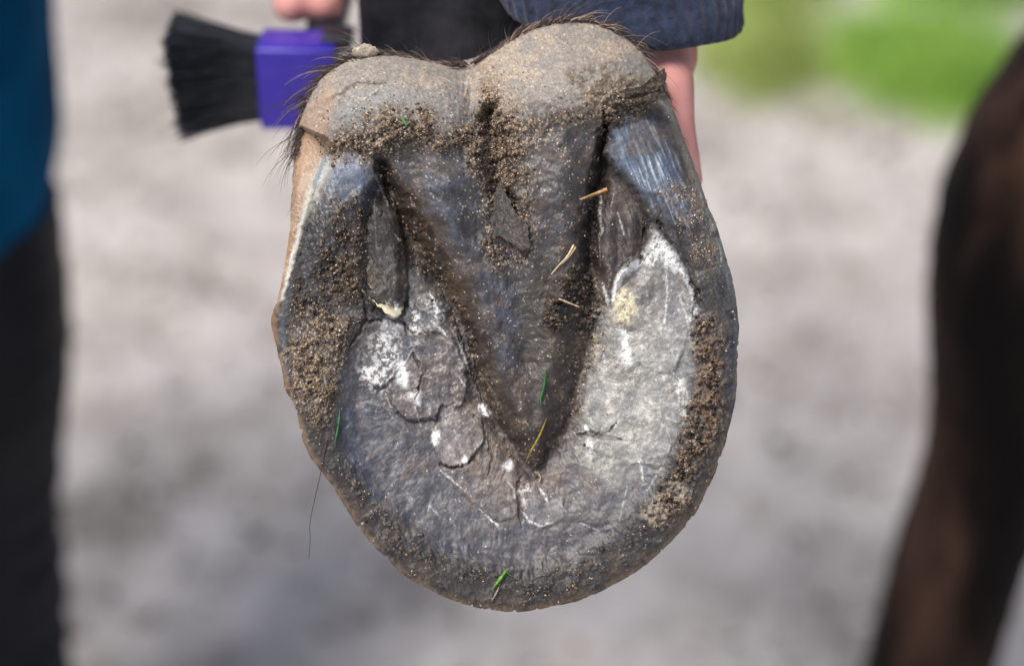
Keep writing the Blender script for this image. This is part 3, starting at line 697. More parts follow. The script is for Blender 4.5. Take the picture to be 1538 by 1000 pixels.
scratch([(516, 176, 1.2), (545, 150, 1.8), (574, 130, 2)], .85, col(222, 212, 192))
chalk([(560, 480), (700, 480), (720, 640), (620, 640), (540, 600)], .35, 20, col(200, 198, 194), .25)
chalk([(900, 420), (1030, 420), (1020, 640), (880, 640)], .35, 20, col(206, 204, 198), .3)
scratch([(1020, 395, 2), (1060, 480, 2)], 0)
for sc_, sd_, dens_, cc_, lim in ((3.8, 301, d_speck, (196, 176, 150), .74), (3.4, 302, d_speck * 1.2, (146, 126, 106), .6), (5.0, 303, d_speck * .8 * (1 - bulbs), (52, 44, 40), .6), (3.4, 304, d_speck * .4 + .03 * ms2, (206, 200, 192), .78)):
    a1, a2, ai = worley(U, V_, sc_, sd_)
    mx(sst(.46, .24, a1) * (ai > 1 - (1 - lim) * np.clip(dens_, 0, 1.6) * 1.5) * .85, col(*cc_))
# contrast of the fine grain
c *= (1 + (0.24 - .08 * m_frog)[:, None] * n_fine[:, None] + 0.16 * n_sm[:, None] + .10 * n_mid[:, None]).clip(.4, 1.8)
ALB = 0.80
ringm = (1 - ms2) * (1 - m_frog) * sst(250, 340, V_) * (1 - m_skin) * (1 - np.clip(sandL + sandR + sandR2 * .6, 0, 1) * .8) * sst(2, 14, dout + 6 * n_sm)
c *= (1 - .52 * ringm * (.75 + .5 * n_mid))[:, None]           # black pigmented horn of the bearing edge
c *= (1 - .16 * m_frog * sst(200, 300, V_))[:, None]
lum = c @ np.array([.2126, .7152, .0722]); c = np.clip(lum[:, None] + (c - lum[:, None]) * 1.04, .002, 1)
c = np.clip(c, 0.002, 1) ** 1.15 * 1.08
c = np.clip(c * ALB, 0.004, 0.85)
rgh = 0.62 + 0.25 * np.clip(crumb, 0, 1) + 0.1 * bulbs
rgh = rgh - 0.10 * (1 - m_sole) * (1 - bulbs) * (1 - np.clip(crumb, 0, 1)) - 0.06 * m_frog * (1 - np.clip(crumb, 0, 1)) - 0.14 * sst(-8, 18, bt) - 0.1 * ms + 0.08 * n_mid
rgh = np.clip(rgh - .07 * (1 - np.clip(crumb, 0, 1)) * sst(230, 300, V_), 0.34, 0.95)

# ---- surface points of the sole side, then the sides of the wall running back to the coronet
def H3(u, v, z):
    k = 1 - z * S / D0
    return np.stack([(u - 769) * S * k, (500 - v) * S * k, z * S + 0 * u], 1)
hT = h.reshape(NR, NA); cT = c.reshape(NR, NA, 3); rT = rgh.reshape(NR, NA)
Ps = [H3(U, V_, h)]; Cs = [c]; Rs = [rgh]
eu, ev, eh = oc[:, 0], oc[:, 1], hT[-1]
length = 130 + 190 * sst(250, 900, ev)
for k in range(1, NS + 1):
    tt = (k / NS) ** 1.25
    kx = 1 - 0.24 * tt; bulge = 5 * math.sin(min(tt * 14, math.pi)) * 0
    su = 757 + (eu - 757) * kx; sv = 215 + (ev - 215) * (1 - 0.27 * tt)
    z = eh - 1.5 - length * tt
    nn = fbm(np.arange(NA) * 1.0, np.full(NA, k * 9.0), 40, 3, 91)
    rings = math.sin(tt * 26) * 0.8
    su = su + (eu - 757) / 350 * (nn * 2.0 + rings); sv = sv + (ev - 215) / 350 * (nn * 2.0 + rings)
    Ps.append(H3(su, sv, z))
    wallc = np.array(lin((118, 108, 98)))[None] * (1 + .25 * nn[:, None] + .1 * rings)
    bulbc = np.array(lin((166, 146, 126)))[None] * (1 + .2 * nn[:, None])
    wt = sst(200, 330, ev)[:, None]
    Cs.append((bulbc * (1 - wt) + wallc * wt) * ALB if k > 3 else Cs[0].reshape(NR, NA, 3)[-1] * (1 - k / 6) + (bulbc * (1 - wt) + wallc * wt) * ALB * k / 6)
    Rs.append(np.full(NA, .75))
HV = np.vstack(Ps); HC = np.vstack(Cs); HR = np.concatenate(Rs)
tot = NR + NS
idx = np.arange(tot * NA).reshape(tot, NA)
a = idx[:-1]; b = idx[1:]
HF = np.stack([a, b, np.roll(b, -1, 1), np.roll(a, -1, 1)], -1).reshape(-1, 4)
# make the winding face the lens
def face_n(F): return np.cross(HV[F[:, 2]] - HV[F[:, 0]], HV[F[:, 3]] - HV[F[:, 1]])
fnn = face_n(HF)
if fnn[NA * 100:NA * 200, 2].mean() < 0: HF = HF[:, ::-1]; fnn = -fnn
vn = np.zeros_like(HV)
for k in range(4): np.add.at(vn, HF[:, k], fnn)
vn[:NA] = (0, 0, 1)
vn /= np.linalg.norm(vn, axis=1, keepdims=True) + 1e-20

hoof = empty('horse_hoof', HOOF_O, HOOF_ROT)
tag(hoof, 'upturned muddy bare horse hoof with its grey sole and dark frog facing the viewer', 'hoof')
# which part does each point belong to
part = np.zeros(tot * NA, dtype=np.int32)           # 0 = wall
nT = n_top
def setp(mask, k): part[:nT][mask] = k
setp(s_sole > 0, 1)
setp(sdpoly(BULBL, UB, VB) > 0, 5); setp(sdpoly(BULBR, UB, VB) > 0, 6)
setp(sdpoly(SKINL, UB, VB) > 0, 7)
for kk, fp in ((8, FL4), (9, FL3), (10, FL2), (11, FL6), (12, FL5), (13, FL7), (14, FL1)): setp(sdpoly(fp, UB, VB) > 0, kk)
setp(s_frog > 0, 2); setp(bl > 0, 3); setp(br > 0, 4)
pf = part[HF].max(axis=1)
names = {0: 'hoof_wall', 1: 'sole', 2: 'frog', 3: 'bar', 4: 'bar', 5: 'heel_bulb', 6: 'heel_bulb', 7: 'coronet_skin', 8: 'sole_flake', 9: 'sole_flake', 10: 'sole_flake', 11: 'sole_flake', 12: 'sole_flake', 13: 'sole_flake', 14: 'sole_flake'}
plab = {3: 'dark bar with a pale ragged tip', 4: 'grey bar streaked with white', 14: 'rounded pale flake', 13: 'pale chalky flake'}
for k, nm in names.items():
    F = HF[pf == k]
    if not len(F): continue
    us, inv = np.unique(F.ravel(), return_inverse=True)
    me = np_mesh(nm, HV[us], inv.reshape(-1, 4), HC[us], HR[us], normals=vn[us])
    o = link(nm, me, M_horn, hoof)
    if k in plab: o['label'] = plab[k]

# loft helper ------------------------------------------------------
def loft(centers, radii, sides=48, squash=None, ribs=None, cap=True, wob=0.0, seed=1):
    """closed tube through centres (list of Vector) with radii (pairs: across, deep)"""
    n = len(centers) * 1
    bm = bmesh.new(); rings = []
    for i, (cc, rr) in enumerate(zip(centers, radii)):
        if i == 0: tdir = centers[1] - centers[0]
        elif i == n - 1: tdir = centers[-1] - centers[-2]
        else: tdir = centers[i + 1] - centers[i - 1]
        tdir.normalize()
        xr = Vector((1, 0, 0)); xr = (xr - tdir * xr.dot(tdir)).normalized(); yr = tdir.cross(xr)
        ring = []
        for s in range(sides):
            a_ = 2 * math.pi * s / sides
            k = 1.0
            if ribs: k += ribs[0] * math.cos(a_ * ribs[1])
            if wob: k += wob * math.sin(a_ * 3 + i * 1.3 + seed) * math.sin(i * .9 + seed)
            ring.append(bm.verts.new(cc + (xr * math.cos(a_) * rr[0] + yr * math.sin(a_) * rr[1]) * k))
        rings.append(ring)
    for i in range(n - 1):
        for s in range(sides):
            bm.faces.new((rings[i][s], rings[i][(s + 1) % sides], rings[i + 1][(s + 1) % sides], rings[i + 1][s]))
    if cap:
        bm.faces.new(rings[0][::-1]); bm.faces.new(rings[-1])
    bmesh.ops.recalc_face_normals(bm, faces=bm.faces)
    me = bpy.data.meshes.new('loft'); bm.to_mesh(me); bm.free(); smooth(me)
    return me
def interp_path(pts, n):
    """pts: (x,y,z,ra,rb) rows -> smoothed rows"""
    P = np.asarray(pts, float)
    out = []
    m = len(P)
    for q_ in np.linspace(0, m - 1, n):
        i = min(int(q_), m - 2); t_ = q_ - i
        p0, p1, p2, p3 = P[max(i - 1, 0)], P[i], P[i + 1], P[min(i + 2, m - 1)]
        out.append(0.5 * ((2 * p1) + (-p0 + p2) * t_ + (2 * p0 - 5 * p1 + 4 * p2 - p3) * t_ ** 2 + (-p0 + 3 * p1 - 3 * p2 + p3) * t_ ** 3))
    return np.array(out)
def fur_mat(name, dark, mid, light, scale=30):
    return noise_mat(name, [(0.36, dark), (0.48, mid), (0.68, light)], scale=scale, rough=0.65, spec=0.10, bump=0.5, stretch=(2.5, 2.5, 0.7), dist=0.001)
M_fur = fur_mat('dark_bay_coat', (0.003, 0.003, 0.004), (0.006, 0.006, 0.008), (0.014, 0.013, 0.017))
M_fur2 = fur_mat('dark_brown_leg_coat', (0.002, 0.0015, 0.002), (0.008, 0.005, 0.0045), (0.085, 0.045, 0.030), 8)

# the pastern and lower leg behind the hoof, folded up towards the horse
rows = interp_path([(757, 350, -255, 235, 200), (750, 290, -330, 215, 195), (720, 150, -430, 200, 185), (705, 0, -540, 196, 190), (695, -160, -640, 212, 205), (700, -360, -720, 190, 190), (715, -640, -800, 140, 150), (760, -1200, -900, 135, 145), (800, -1900, -1000, 170, 180)], 40)
me = loft([loc(r0[0], r0[1], r0[2]) for r0 in rows], [(r0[3] * S, r0[4] * S) for r0 in rows], 64)
o = link('pastern', me, M_fur, hoof); o['label'] = 'short black coat of the leg behind the heel bulbs'

# hair fringe at the coronet
HL = np.array([(443, 330), (446, 260), (450, 200), (463, 148), (490, 110), (520, 92), (560, 82), (610, 86), (650, 94), (690, 97), (720, 89), (760, 65), (795, 45), (840, 33), (880, 31), (920, 43), (955, 66), (980, 100), (1000, 142), (1016, 182), (1040, 250)], float)
hl = catmull(HL, 800, closed=False)
tg = np.gradient(hl, axis=0); tg /= np.linalg.norm(tg, axis=1, keepdims=True)
nrm = np.stack([tg[:, 1], -tg[:, 0]], 1)          # outwards (up in the picture)
HN = fbm(np.arange(len(hl)) * 1.0, np.zeros(len(hl)), 14, 3, 401); HN2 = fbm(np.arange(len(hl)) * 1.0, np.zeros(len(hl)) + 50, 9, 3, 402)
def hairs(n, llo, lhi, rlo, rhi, lean, zlo, zhi, idx_w, curl=0.5, spread=.35):
    Ls, rr, cc = [], [], []
    cand = rng.choice(len(hl), n, p=idx_w / idx_w.sum())
    for i in cand:
        p = hl[i]; sgn = -1 if p[0] < 705 else 1
        ln = rng.uniform(llo, lhi) * (1 + .5 * HN[i]); a0 = lean + (HN2[i] * 1.5 + rng.normal() * .4) * spread
        tdir_ = tg[i] * sgn
        d0 = nrm[i] * math.cos(a0) + tdir_ * math.sin(a0)
        d1 = nrm[i] * math.cos(a0 + curl) + tdir_ * math.sin(a0 + curl); grav = np.array([0, 1.0])
        z0 = rng.uniform(zlo, zhi); base = p - nrm[i] * rng.uniform(-1, 6)
        pts = []; cur = base.copy(); dz = rng.uniform(-.4, .35)
        for k in range(7):
            t_ = k / 6; pts.append([*cur, z0 + dz * ln * t_])
            dd = d0 * (1 - t_) + d1 * t_ + grav * t_ * t_ * .35; cur = cur + dd / np.linalg.norm(dd) * ln / 6
        pts = np.array(pts); Ls.append(H3(pts[:, 0], pts[:, 1], pts[:, 2]))
        rr.append(rng.uniform(rlo, rhi) * S)
        k_ = rng.uniform(.4, 1.6); cc.append(np.array(lin((62, 50, 50))) * k_ if rng.uniform() < .72 else np.array(lin((150, 128, 114))) * k_)
    return Ls, rr, cc
sU = hl[:, 0]; sV = hl[:, 1]
wAll = np.ones(len(hl)); wAll[(sV > 260)] = .25; wAll[(sV > 200) & (sU < 600)] = .45; wAll[(sU > 1000)] = .03
wLeft = np.where((sU < 570) & (sV < 230), 1.0, 0.02); wLeft[(sU > 800) & (sU < 980)] = .3; wLeft[sU > 1000] = 0
A1 = hairs(3600, 12, 27, .5, 1.1, 1.2, -110, -70, wAll, .45, .35)
A2 = hairs(260, 28, 78, .4, .8, .9, -95, -60, wLeft, .6, .35)
A3 = hairs(60, 20, 45, .35, .6, .4, -85, -60, wAll, .6, .6)
o = link('coronet_hair', tubes('coronet_hair', A1[0] + A2[0] + A3[0], A1[1] + A2[1] + A3[1], 3, A1[2] + A2[2] + A3[2]), M_hair, hoof)
o['kind'] = 'stuff'

# torn flap on the frog, and curled flap of dry skin at the right heel
def slab(name, outline, zf, thick, m, parent, base_col, seed=3, subd=26, rough_amp=1.5, tip=None):
    """small torn sheet with thickness; zf(u,v) gives its front height"""
    O_ = np.asarray(outline + outline[:1], float); Ls_ = np.concatenate([[0], np.cumsum(np.hypot(*np.diff(O_, axis=0).T))]); qq = np.linspace(0, Ls_[-1], 90, endpoint=False)
    P = np.stack([np.interp(qq, Ls_, O_[:, 0]), np.interp(qq, Ls_, O_[:, 1])], 1); cx, cy = P.mean(0); rr = np.linspace(0, 1, subd)
    P = P + (np.stack([fbm(P[:, 0], P[:, 1], 6, 3, seed), fbm(P[:, 0], P[:, 1], 6, 3, seed + 1)], 1) * 3.2)
    uu = (cx + (P[None, :, 0] - cx) * rr[:, None]).ravel(); vv = (cy + (P[None, :, 1] - cy) * rr[:, None]).ravel()
    zz = np.array([zf(a_, b_) for a_, b_ in zip(uu, vv)]) + fbm(uu, vv, 9, 4, seed) * rough_amp
    f = H3(uu, vv, zz); bk = H3(uu, vv, zz - thick)
    n_ = 90; ii = np.arange(subd * n_).reshape(subd, n_)
    q1 = np.stack([ii[:-1], ii[1:], np.roll(ii[1:], -1, 1), np.roll(ii[:-1], -1, 1)], -1).reshape(-1, 4)
    off = subd * n_; q2 = q1[:, ::-1] + off
    e = ii[-1]; q3 = np.stack([e, e + off, np.roll(e, -1) + off, np.roll(e, -1)], -1)
    F = np.vstack([q1, q2, q3]); Vv = np.vstack([f, bk])
    nz = np.cross(Vv[q1[900, 2]] - Vv[q1[900, 0]], Vv[q1[900, 3]] - Vv[q1[900, 1]])[2]
    if nz < 0: F = F[:, ::-1]
    n5 = fbm(uu, vv, 5, 3, seed + 4); cc = np.array(base_col)[None] * (1 + .5 * n5[:, None]).clip(.4, 1.8)
    sa = sst(.1, .5, fbm(uu, vv, 3, 3, seed + 8))[:, None]; cc = cc * (1 - sa * .5) + np.array(SAND) * .6 * sa * .5
    if tip is not None:
        tk = (1 - sst(4, 16, sdline(tip, uu, vv, 200)[0] + 5 * fbm(uu, vv, 6, 3, seed + 9)))[:, None]; cc = cc * (1 - tk) + np.array(CREAM) * .85 * tk
    return link(name, np_mesh(name, Vv, F, np.vstack([cc, cc * .7]), np.full(len(Vv), .8)), m, parent)
from math import exp
def top_at(u, v):
    k = np.argmin((U - u) ** 2 + (V_ - v) ** 2); return h[k]
z0 = h[(U > 735) & (U < 796) & (V_ > 268) & (V_ < 377)].max() - 6
slab('frog_flap', [(744, 288), (752, 271), (759, 288), (766, 305), (778, 325), (794, 338), (796, 372), (783, 377), (771, 368), (757, 359), (741, 352), (737, 330), (742, 308)],
     lambda u, v: z0 - 3 + 9 * (v - 270) / 100 + 3 * math.sin(u * .09), 2.0, M_horn, hoof, np.array(FROGD) * .6, 3, 26, 2.6)
z1 = top_at(950, 140)
slab('dry_skin_flap', [(905, 148), (925, 138), (950, 132), (968, 128), (984, 118), (997, 103), (1002, 112), (997, 127), (986, 137), (960, 141), (938, 148), (915, 156)],
     lambda u, v: z1 + 12 + 16 * max(0, (u - 930) / 68) ** 1.4 + (139 - v) * .3 + 3 * math.sin(u * .12), 3.5, M_horn, hoof, np.array(col(66, 56, 46)) * .6, 13, rough_amp=3.5)
slab('dry_skin_flap', [(925, 152), (950, 141), (972, 140), (990, 132), (995, 137), (984, 146), (990, 150), (970, 152), (945, 153)],
     lambda u, v: z1 + 7 + 12 * max(0, (u - 930) / 60) ** 1.4, 3.5, M_horn, hoof, np.array(col(84, 70, 57)) * .65, 17, rough_amp=3.5)
zb_ = top_at(575, 400)
slab('bar_tip', [(544, 372), (560, 350), (590, 352), (606, 385), (611, 430), (607, 462), (597, 477), (584, 474), (568, 459), (556, 447), (545, 434), (541, 405)],
     lambda u, v: zb_ + 2 + 7 * max(0, (v - 365) / 110) ** 1.5 - 3 - 12 * max(0, (405 - v) / 45) - .012 * (u - 578) ** 2 * (1 if u > 578 else .5), 3.0, M_horn, hoof, np.array(col(72, 66, 62)) * .62, 61, 26, 2.0,
     tip=[(546, 437, 1), (562, 456, 1), (586, 474, 1), (600, 474, 1)])
z2 = top_at(500, 222)
slab('dry_skin_flap', [(475, 206), (484, 210), (496, 211), (502, 218), (494, 224), (486, 222), (480, 214)],
     lambda u, v: z2 + 6 - (u - 473) * .25, 2, M_horn, hoof, np.array(col(110, 90, 70)) * .8, 19)

z3 = top_at(545, 92)
slab('mud_lump', [(526, 84), (530, 73), (545, 66), (560, 68), (574, 78), (562, 85), (545, 87)], lambda u, v: z3 - 14 + 14 * max(0, 1 - ((u - 548) / 24) ** 2 - ((v - 76) / 12) ** 2) ** .5, 16, M_horn, hoof, np.array(BEIGE) * .75, 29)
# ---- sand grains and earth crumbs stuck to the hoof
vnT = vn[:n_top]
def grains(name, n, dens, rlo, rhi, palette, sink, label, power=1.6):
    area = (t[:, None] * rl[None, :, 0]).ravel() + 1e-3           # denser spokes at the centre, weigh by ring radius
    p = np.clip(dens, 0, None) * area; p /= p.sum()
    k = rng.choice(n_top, n, p=p)
    rr = (rlo + (rhi - rlo) * rng.uniform(0, 1, n) ** power * 1.0) * S
    jit = rng.uniform(-.8, .8, (n, 3)) * S; jit[:, 2] = 0
    P = HV[k] + jit + vnT[k] * (rr * sink)[:, None]
    pc = palette[rng.integers(0, len(palette), n)] * rng.uniform(.6, 1.15, (n, 1))
    me = octa_scatter(name, P, rr, pc)
    o = link(name, me, M_grain, None, HOOF_O); o.rotation_euler = HOOF_ROT
    tag(o, label, 'sand', kind='stuff'); return o
d_sand = 0.012 * (V_ > 0) + sandL * 1.7 + sandL2 * .55 + sandT * 1.5 + sandT2 * .45 + sandR * .35 + sandR2 * .8 + frogdirt * .5 + lowdirt * .10 + dirt_ring * .06 + cleft * .25 + flapL * .3 + clump * .4
d_sand = d_sand * (0.12 + 1.2 * th(n_mid + n_sm * .8, -.25, .45)) * np.where(m_barl > .5, .5, 1) + bulbs * .12 * sst(90, 180, V_)
d_sand = d_sand * np.where(ms > .5, .35, 1) + 0.012 * m_frog
palS = np.array([lin((196, 164, 128)), lin((168, 138, 108)), lin((214, 190, 156)), lin((120, 98, 80)), lin((222, 216, 206)), lin((140, 120, 104)), lin((92, 80, 70)), lin((150, 112, 84)), lin((160, 150, 140)), lin((110, 98, 88)), lin((84, 72, 62)), lin((130, 112, 94))])
grains('sand_grains', 17000, d_sand, .4, 1.75, palS, .2, 'fine pale brown sand grains stuck over the underside of the hoof', 3.2)
palD = np.array([lin((62, 52, 44)), lin((92, 76, 62)), lin((48, 42, 38)), lin((120, 98, 78)), lin((80, 68, 60))])
d_crumb = heelclod * 1.5 + np.clip(groL + groR, 0, 1) * .2 + sandR * .9 + sandL2 * .4 + cleft * .6 + lowdirt * .06 + crumb * .10 + clump + sandT * .3 + frogdirt * .2
grains('earth_crumbs', 2800, d_crumb * (0.08 + th(n_mid + n_sm, -.1, .5)), 1.0, 5.0, palD, .1, 'dark crumbs of earth packed in the grooves and rim of the hoof', 4)

# ---- straw bits, grass blades, a loose hair
def blade(name, pts, wpx, colr, label, cat, lift=3.0, folded=0.35, width_prof=None):
    """a narrow folded leaf or stalk lying on the hoof"""
    P = catmull([(a_, b_, 0) for a_, b_ in pts], 20, closed=False)[:, :2]
    z = np.array([top_at(u, v) if dist_in(u, v) else -8 for u, v in P]); z = np.maximum.accumulate(z) * .3 + z * .3 + z.max() * .4 + lift
    n = len(P); T = np.gradient(P, axis=0); T /= np.linalg.norm(T, axis=1, keepdims=True); nn = np.stack([-T[:, 1], T[:, 0]], 1)
    wv = wpx * .5 * (np.sin(np.linspace(.25, math.pi - .08, n)) if width_prof is None else width_prof(np.linspace(0, 1, n)))
    rowsV = []
    for sgn, dz in ((-1, 0), (0, folded * wpx), (1, 0), (0, folded * wpx - wpx * .35)):
        rowsV.append(H3(P[:, 0] + nn[:, 0] * wv * sgn, P[:, 1] + nn[:, 1] * wv * sgn, z + dz))
    Vv = np.stack(rowsV, 1).reshape(-1, 3); ii = np.arange(n * 4).reshape(n, 4)
    F = np.stack([ii[:-1], ii[1:], np.roll(ii[1:], -1, 1), np.roll(ii[:-1], -1, 1)], -1).reshape(-1, 4)
    cc = np.array(colr)[None] * (1 + .25 * rng.normal(size=(len(Vv), 1))).clip(.6, 1.5)
    ctr = Vv.mean(0)
    o = link(name, np_mesh(name, Vv - ctr, F, cc, np.full(len(Vv), .5)), M_grain, None, HOOF_O + XA * ctr[0] + YA * ctr[1] + ZA * ctr[2]); o.rotation_euler = HOOF_ROT
    tag(o, label, cat); return o
def dist_in(u, v): return (np.hypot(oc[:, 0] - u, oc[:, 1] - v).min() > 2) and (np.hypot(u - CX, v - CY) < 470)
GREEN, YEL, TAN = lin((50, 100, 48)), lin((140, 124, 44)), lin((180, 140, 96))
blade('grass_blade', [(820, 555), (817, 580), (812, 600), (814, 617)], 5, GREEN, 'short green grass blade lying upright on the lower frog', 'grass blade', 6)
blade('grass_blade', [(821, 628), (810, 655), (797, 678), (788, 697)], 3.6, YEL, 'yellowing grass blade at the pointed tip of the frog', 'grass blade', 6)
blade('grass_blade', [(763, 853), (755, 864), (746, 876), (739, 885)], 6, lin((96, 144, 56)), 'broad bright green grass scrap near the toe', 'grass blade', 5)
blade('grass_blade', [(758, 854), (764, 862), (774, 868)], 3, GREEN, 'thin curled green shred beside the grass scrap at the toe', 'grass blade', 5)
blade('grass_blade', [(750, 880), (744, 893), (738, 903)], 3, lin((150, 140, 120)), 'dry greyish stalk under the grass scrap at the toe', 'grass blade', 4)
blade('grass_blade', [(511, 612), (508, 640), (504, 660), (502, 671)], 4, lin((50, 104, 66)), 'thin dark green blade on the sandy left rim', 'grass blade', 5)
blade('grass_blade', [(603, 176), (607, 182), (611, 190)], 4, lin((74, 160, 90)), 'tiny green scrap in the sand under the left heel bulb', 'grass blade', 5)
blade('straw', [(912, 284), (895, 291), (871, 300)], 6, TAN, 'orange tan straw chip bridging the groove right of the frog', 'straw', 16, .35, lambda t_: .8 + .2 * np.cos(t_ * 3))
blade('straw', [(862, 368), (852, 385), (840, 398), (828, 412)], 3.4, lin((214, 196, 164)), 'long pale straw split at its end on the right flank of the frog', 'straw', 7, .35, lambda t_: 1 - .5 * t_)
blade('straw', [(865, 371), (856, 384), (845, 396)], 2.2, lin((200, 176, 140)), 'thin straw splinter lying against the long pale straw', 'straw', 8, .35, lambda t_: 1 - .5 * t_)
blade('straw', [(840, 449), (855, 455), (870, 461)], 3, lin((196, 176, 146)), 'short pale straw in the dark earth clod right of the frog', 'straw', 10, .35, lambda t_: 1 - .3 * t_)
blade('straw', [(807, 708), (812, 718), (806, 728)], 3, lin((176, 150, 112)), 'tiny straw scrap below the tip of the frog', 'straw', 6)
hp = catmull([(492, 660, 2), (483, 705, 2), (474, 745, 3), (466, 785, 3), (466, 812, 2), (464, 838, 1)], 30, closed=False)
Lh = np.stack([(hp[:, 0] - 769) * S, (500 - hp[:, 1]) * S, hp[:, 2] * S], 1); ctr = Lh.mean(0)
o = link('loose_hair', tubes('loose_hair', [Lh - ctr], [.75 * S], 4, [np.array(lin((70, 44, 44)))], .6), M_hair, None, HOOF_O + XA * ctr[0] + YA * ctr[1] + ZA * ctr[2]); o.rotation_euler = HOOF_ROT
tag(o, 'single long fine brown hair hanging off the lower left hoof edge', 'hair')

# ================================================================== BRUSH
def bevel_box(bm, c0, sx, sy, sz, bev, rot=None):
    for v in bm.verts: v.tag = True
    r0 = bmesh.ops.create_cube(bm, size=1); vs = r0['verts']
    for v in vs: v.tag = False
    bmesh.ops.scale(bm, vec=(sx, sy, sz), verts=vs)
    es = list({e for v in vs for e in v.link_edges})
    g = bmesh.ops.bevel(bm, geom=es, offset=bev, segments=3, affect='EDGES', profile=.6)
    vs2 = [v for v in bm.verts if v.is_valid and not v.tag] if len(bm.verts) > len(g['verts']) + 8 else list(bm.verts)
    if rot is not None: bmesh.ops.rotate(bm, cent=(0, 0, 0), matrix=rot, verts=vs2)
    bmesh.ops.translate(bm, vec=c0, verts=vs2)
    for v in vs2: v.tag = True
def bm_obj(name, bm, m, parent=None, sm=True):
    bmesh.ops.recalc_face_normals(bm, faces=bm.faces)
    me = bpy.data.meshes.new(name); bm.to_mesh(me); bm.free()
    if sm: smooth(me)
    return link(name, me, m, parent)
M_purple, nt, b = nodes('purple_plastic')
b.inputs['Base Color'].default_value = (*lin((66, 40, 190)), 1); b.inputs['Roughness'].default_value = .32; b.inputs['Coat Weight'].default_value = .2
tc = N(nt, 'ShaderNodeTexCoord'); nz = N(nt, 'ShaderNodeTexNoise', Scale=120.0, Detail=4.0); nt.links.new(tc.outputs['Object'], nz.inputs['Vector'])
nt.links.new(ramp(nt, nz.outputs[0], [(.35, lin((42, 26, 146))), (.7, lin((52, 36, 162)))]), b.inputs['Base Color'])
M_black = noise_mat('black_bristle', [(.3, (.004, .005, .008)), (.7, (.016, .020, .030))], 260, .42, .45, 0)
M_steel = noise_mat('dull_steel', [(.3, (.2, .2, .2)), (.7, (.4, .4, .4))], 90, .4, .5, .1); M_steel.node_tree.nodes['Principled BSDF'].inputs['Metallic'].default_value = .9
BD = 0.74                                             # distance of the brush from the lens
kb = BD / D0 * S
bc = at_depth(447, 118, BD)                             # middle of the purple block
brush = empty('hoof_brush', bc, (0, R(0), R(-3)))
tag(brush, 'purple plastic hoof pick brush with splayed black bristles held beside the hoof', 'brush')
bm = bmesh.new(); hgt = 0.0285
bevel_box(bm, (0.001, 0, -.0005), 118 * kb, 0.018, hgt * 1.07, .0013)
bm_obj('block', bm, M_purple, brush)
hd = (at_depth(468, -90, .82) - bc).normalized()                      # the handle rises away from the lens into the hand
h0 = Vector((0.008, .004, .008)); h1 = h0 + hd * .115
rows = interp_path([(*h0, .0075, .006), (*h0.lerp(h1, .15), .007, .0055), (*h0.lerp(h1, .45), .0085, .0065), (*h0.lerp(h1, .8), .0085, .0065), (*h1, .006, .005)], 24)
link('handle', loft([Vector(q_[:3]) for q_ in rows], [(q_[3], q_[4]) for q_ in rows], 24), M_black, brush)
bm = bmesh.new(); bevel_box(bm, (.0145, 0.003, .0143), 0.0105, 0.012, 0.005, .0012); bm_obj('collar', bm, M_black, brush)
h2 = h1 + hd * .03
rows = interp_path([(*h1, .003, .003), (*h2, .0028, .0028), (*(h2 + hd * .012 + Vector((-.006, 0, 0))), .0026, .0026), (*(h2 + hd * .008 + Vector((-.02, 0, 0))), .0015, .0015)], 14)
link('pick', loft([Vector(q_[:3]) for q_ in rows], [(q_[3], q_[4]) for q_ in rows], 12), M_steel, brush)
Ls, rr = [], []
x0 = -118 * kb * .5 + .003
for _ in range(2600):
    yy = rng.uniform(-.007, .007); zz = rng.uniform(-.5, .5)
    zb = zz * 0.0262; ln = 137 * kb * (rng.uniform(.93, 1.02) if rng.uniform() < .85 else rng.uniform(.8, 1.08))
    ze = zz * 0.0375 + .0002 + rng.normal() * .0011; ye = yy * 1.9 + rng.normal() * .0016
    ln *= 1 + .10 * zz
    bow = rng.normal() * .0004
    Ls.append([[x0, yy, zb], [x0 - ln * .35, yy * 1.1, zb + (ze - zb) * .25 + bow], [x0 - ln * .7, (yy + ye) / 2, zb + (ze - zb) * .62 + bow], [x0 - ln, ye, ze]])
    rr.append(rng.uniform(.00024, .00040))
o = link('bristles', tubes('bristles', Ls, rr, 3, None, .7), M_black, brush); o['kind'] = 'stuff'

# ================================================================== PEOPLE
def capsule_cloud(name, caps, vox, m, parent, smooth_it=6, factor=0.5):
    """one continuous skin grown round tapering limbs: caps = (p0, r0, p1, r1)"""
    bm = bmesh.new()
    for p0, r0, p1, r1 in caps:
        d = (p1 - p0); L_ = d.length; n = max(2, int(L_ / (min(r0, r1) * .35)) + 1); n = min(n, 40)
        for i in range(n + 1):
            t_ = i / n
            bmesh.ops.create_icosphere(bm, subdivisions=2, radius=r0 + (r1 - r0) * t_, matrix=Matrix.Translation(p0.lerp(p1, t_)))
    me = bpy.data.meshes.new(name); bm.to_mesh(me); bm.free()
    tmp = bpy.data.objects.new('tmp', me); C.objects.link(tmp)
    md = tmp.modifiers.new('r', 'REMESH'); md.mode = 'VOXEL'; md.voxel_size = vox; md.use_smooth_shade = True
    ms_ = tmp.modifiers.new('s', 'SMOOTH'); ms_.iterations = smooth_it; ms_.factor = factor
    dg_ = bpy.context.evaluated_depsgraph_get(); dg_.update()
    ev_ = tmp.evaluated_get(dg_); me2 = bpy.data.meshes.new_from_object(ev_)
    bpy.data.objects.remove(tmp); bpy.data.meshes.remove(me)
    smooth(me2); me2.materials.clear()
    return me2
M_skin = noise_mat('skin', [(.35, lin((200, 138, 128))), (.7, lin((216, 158, 150)))], 90, .5, .4, .15, dist=.0004, sss=.25)
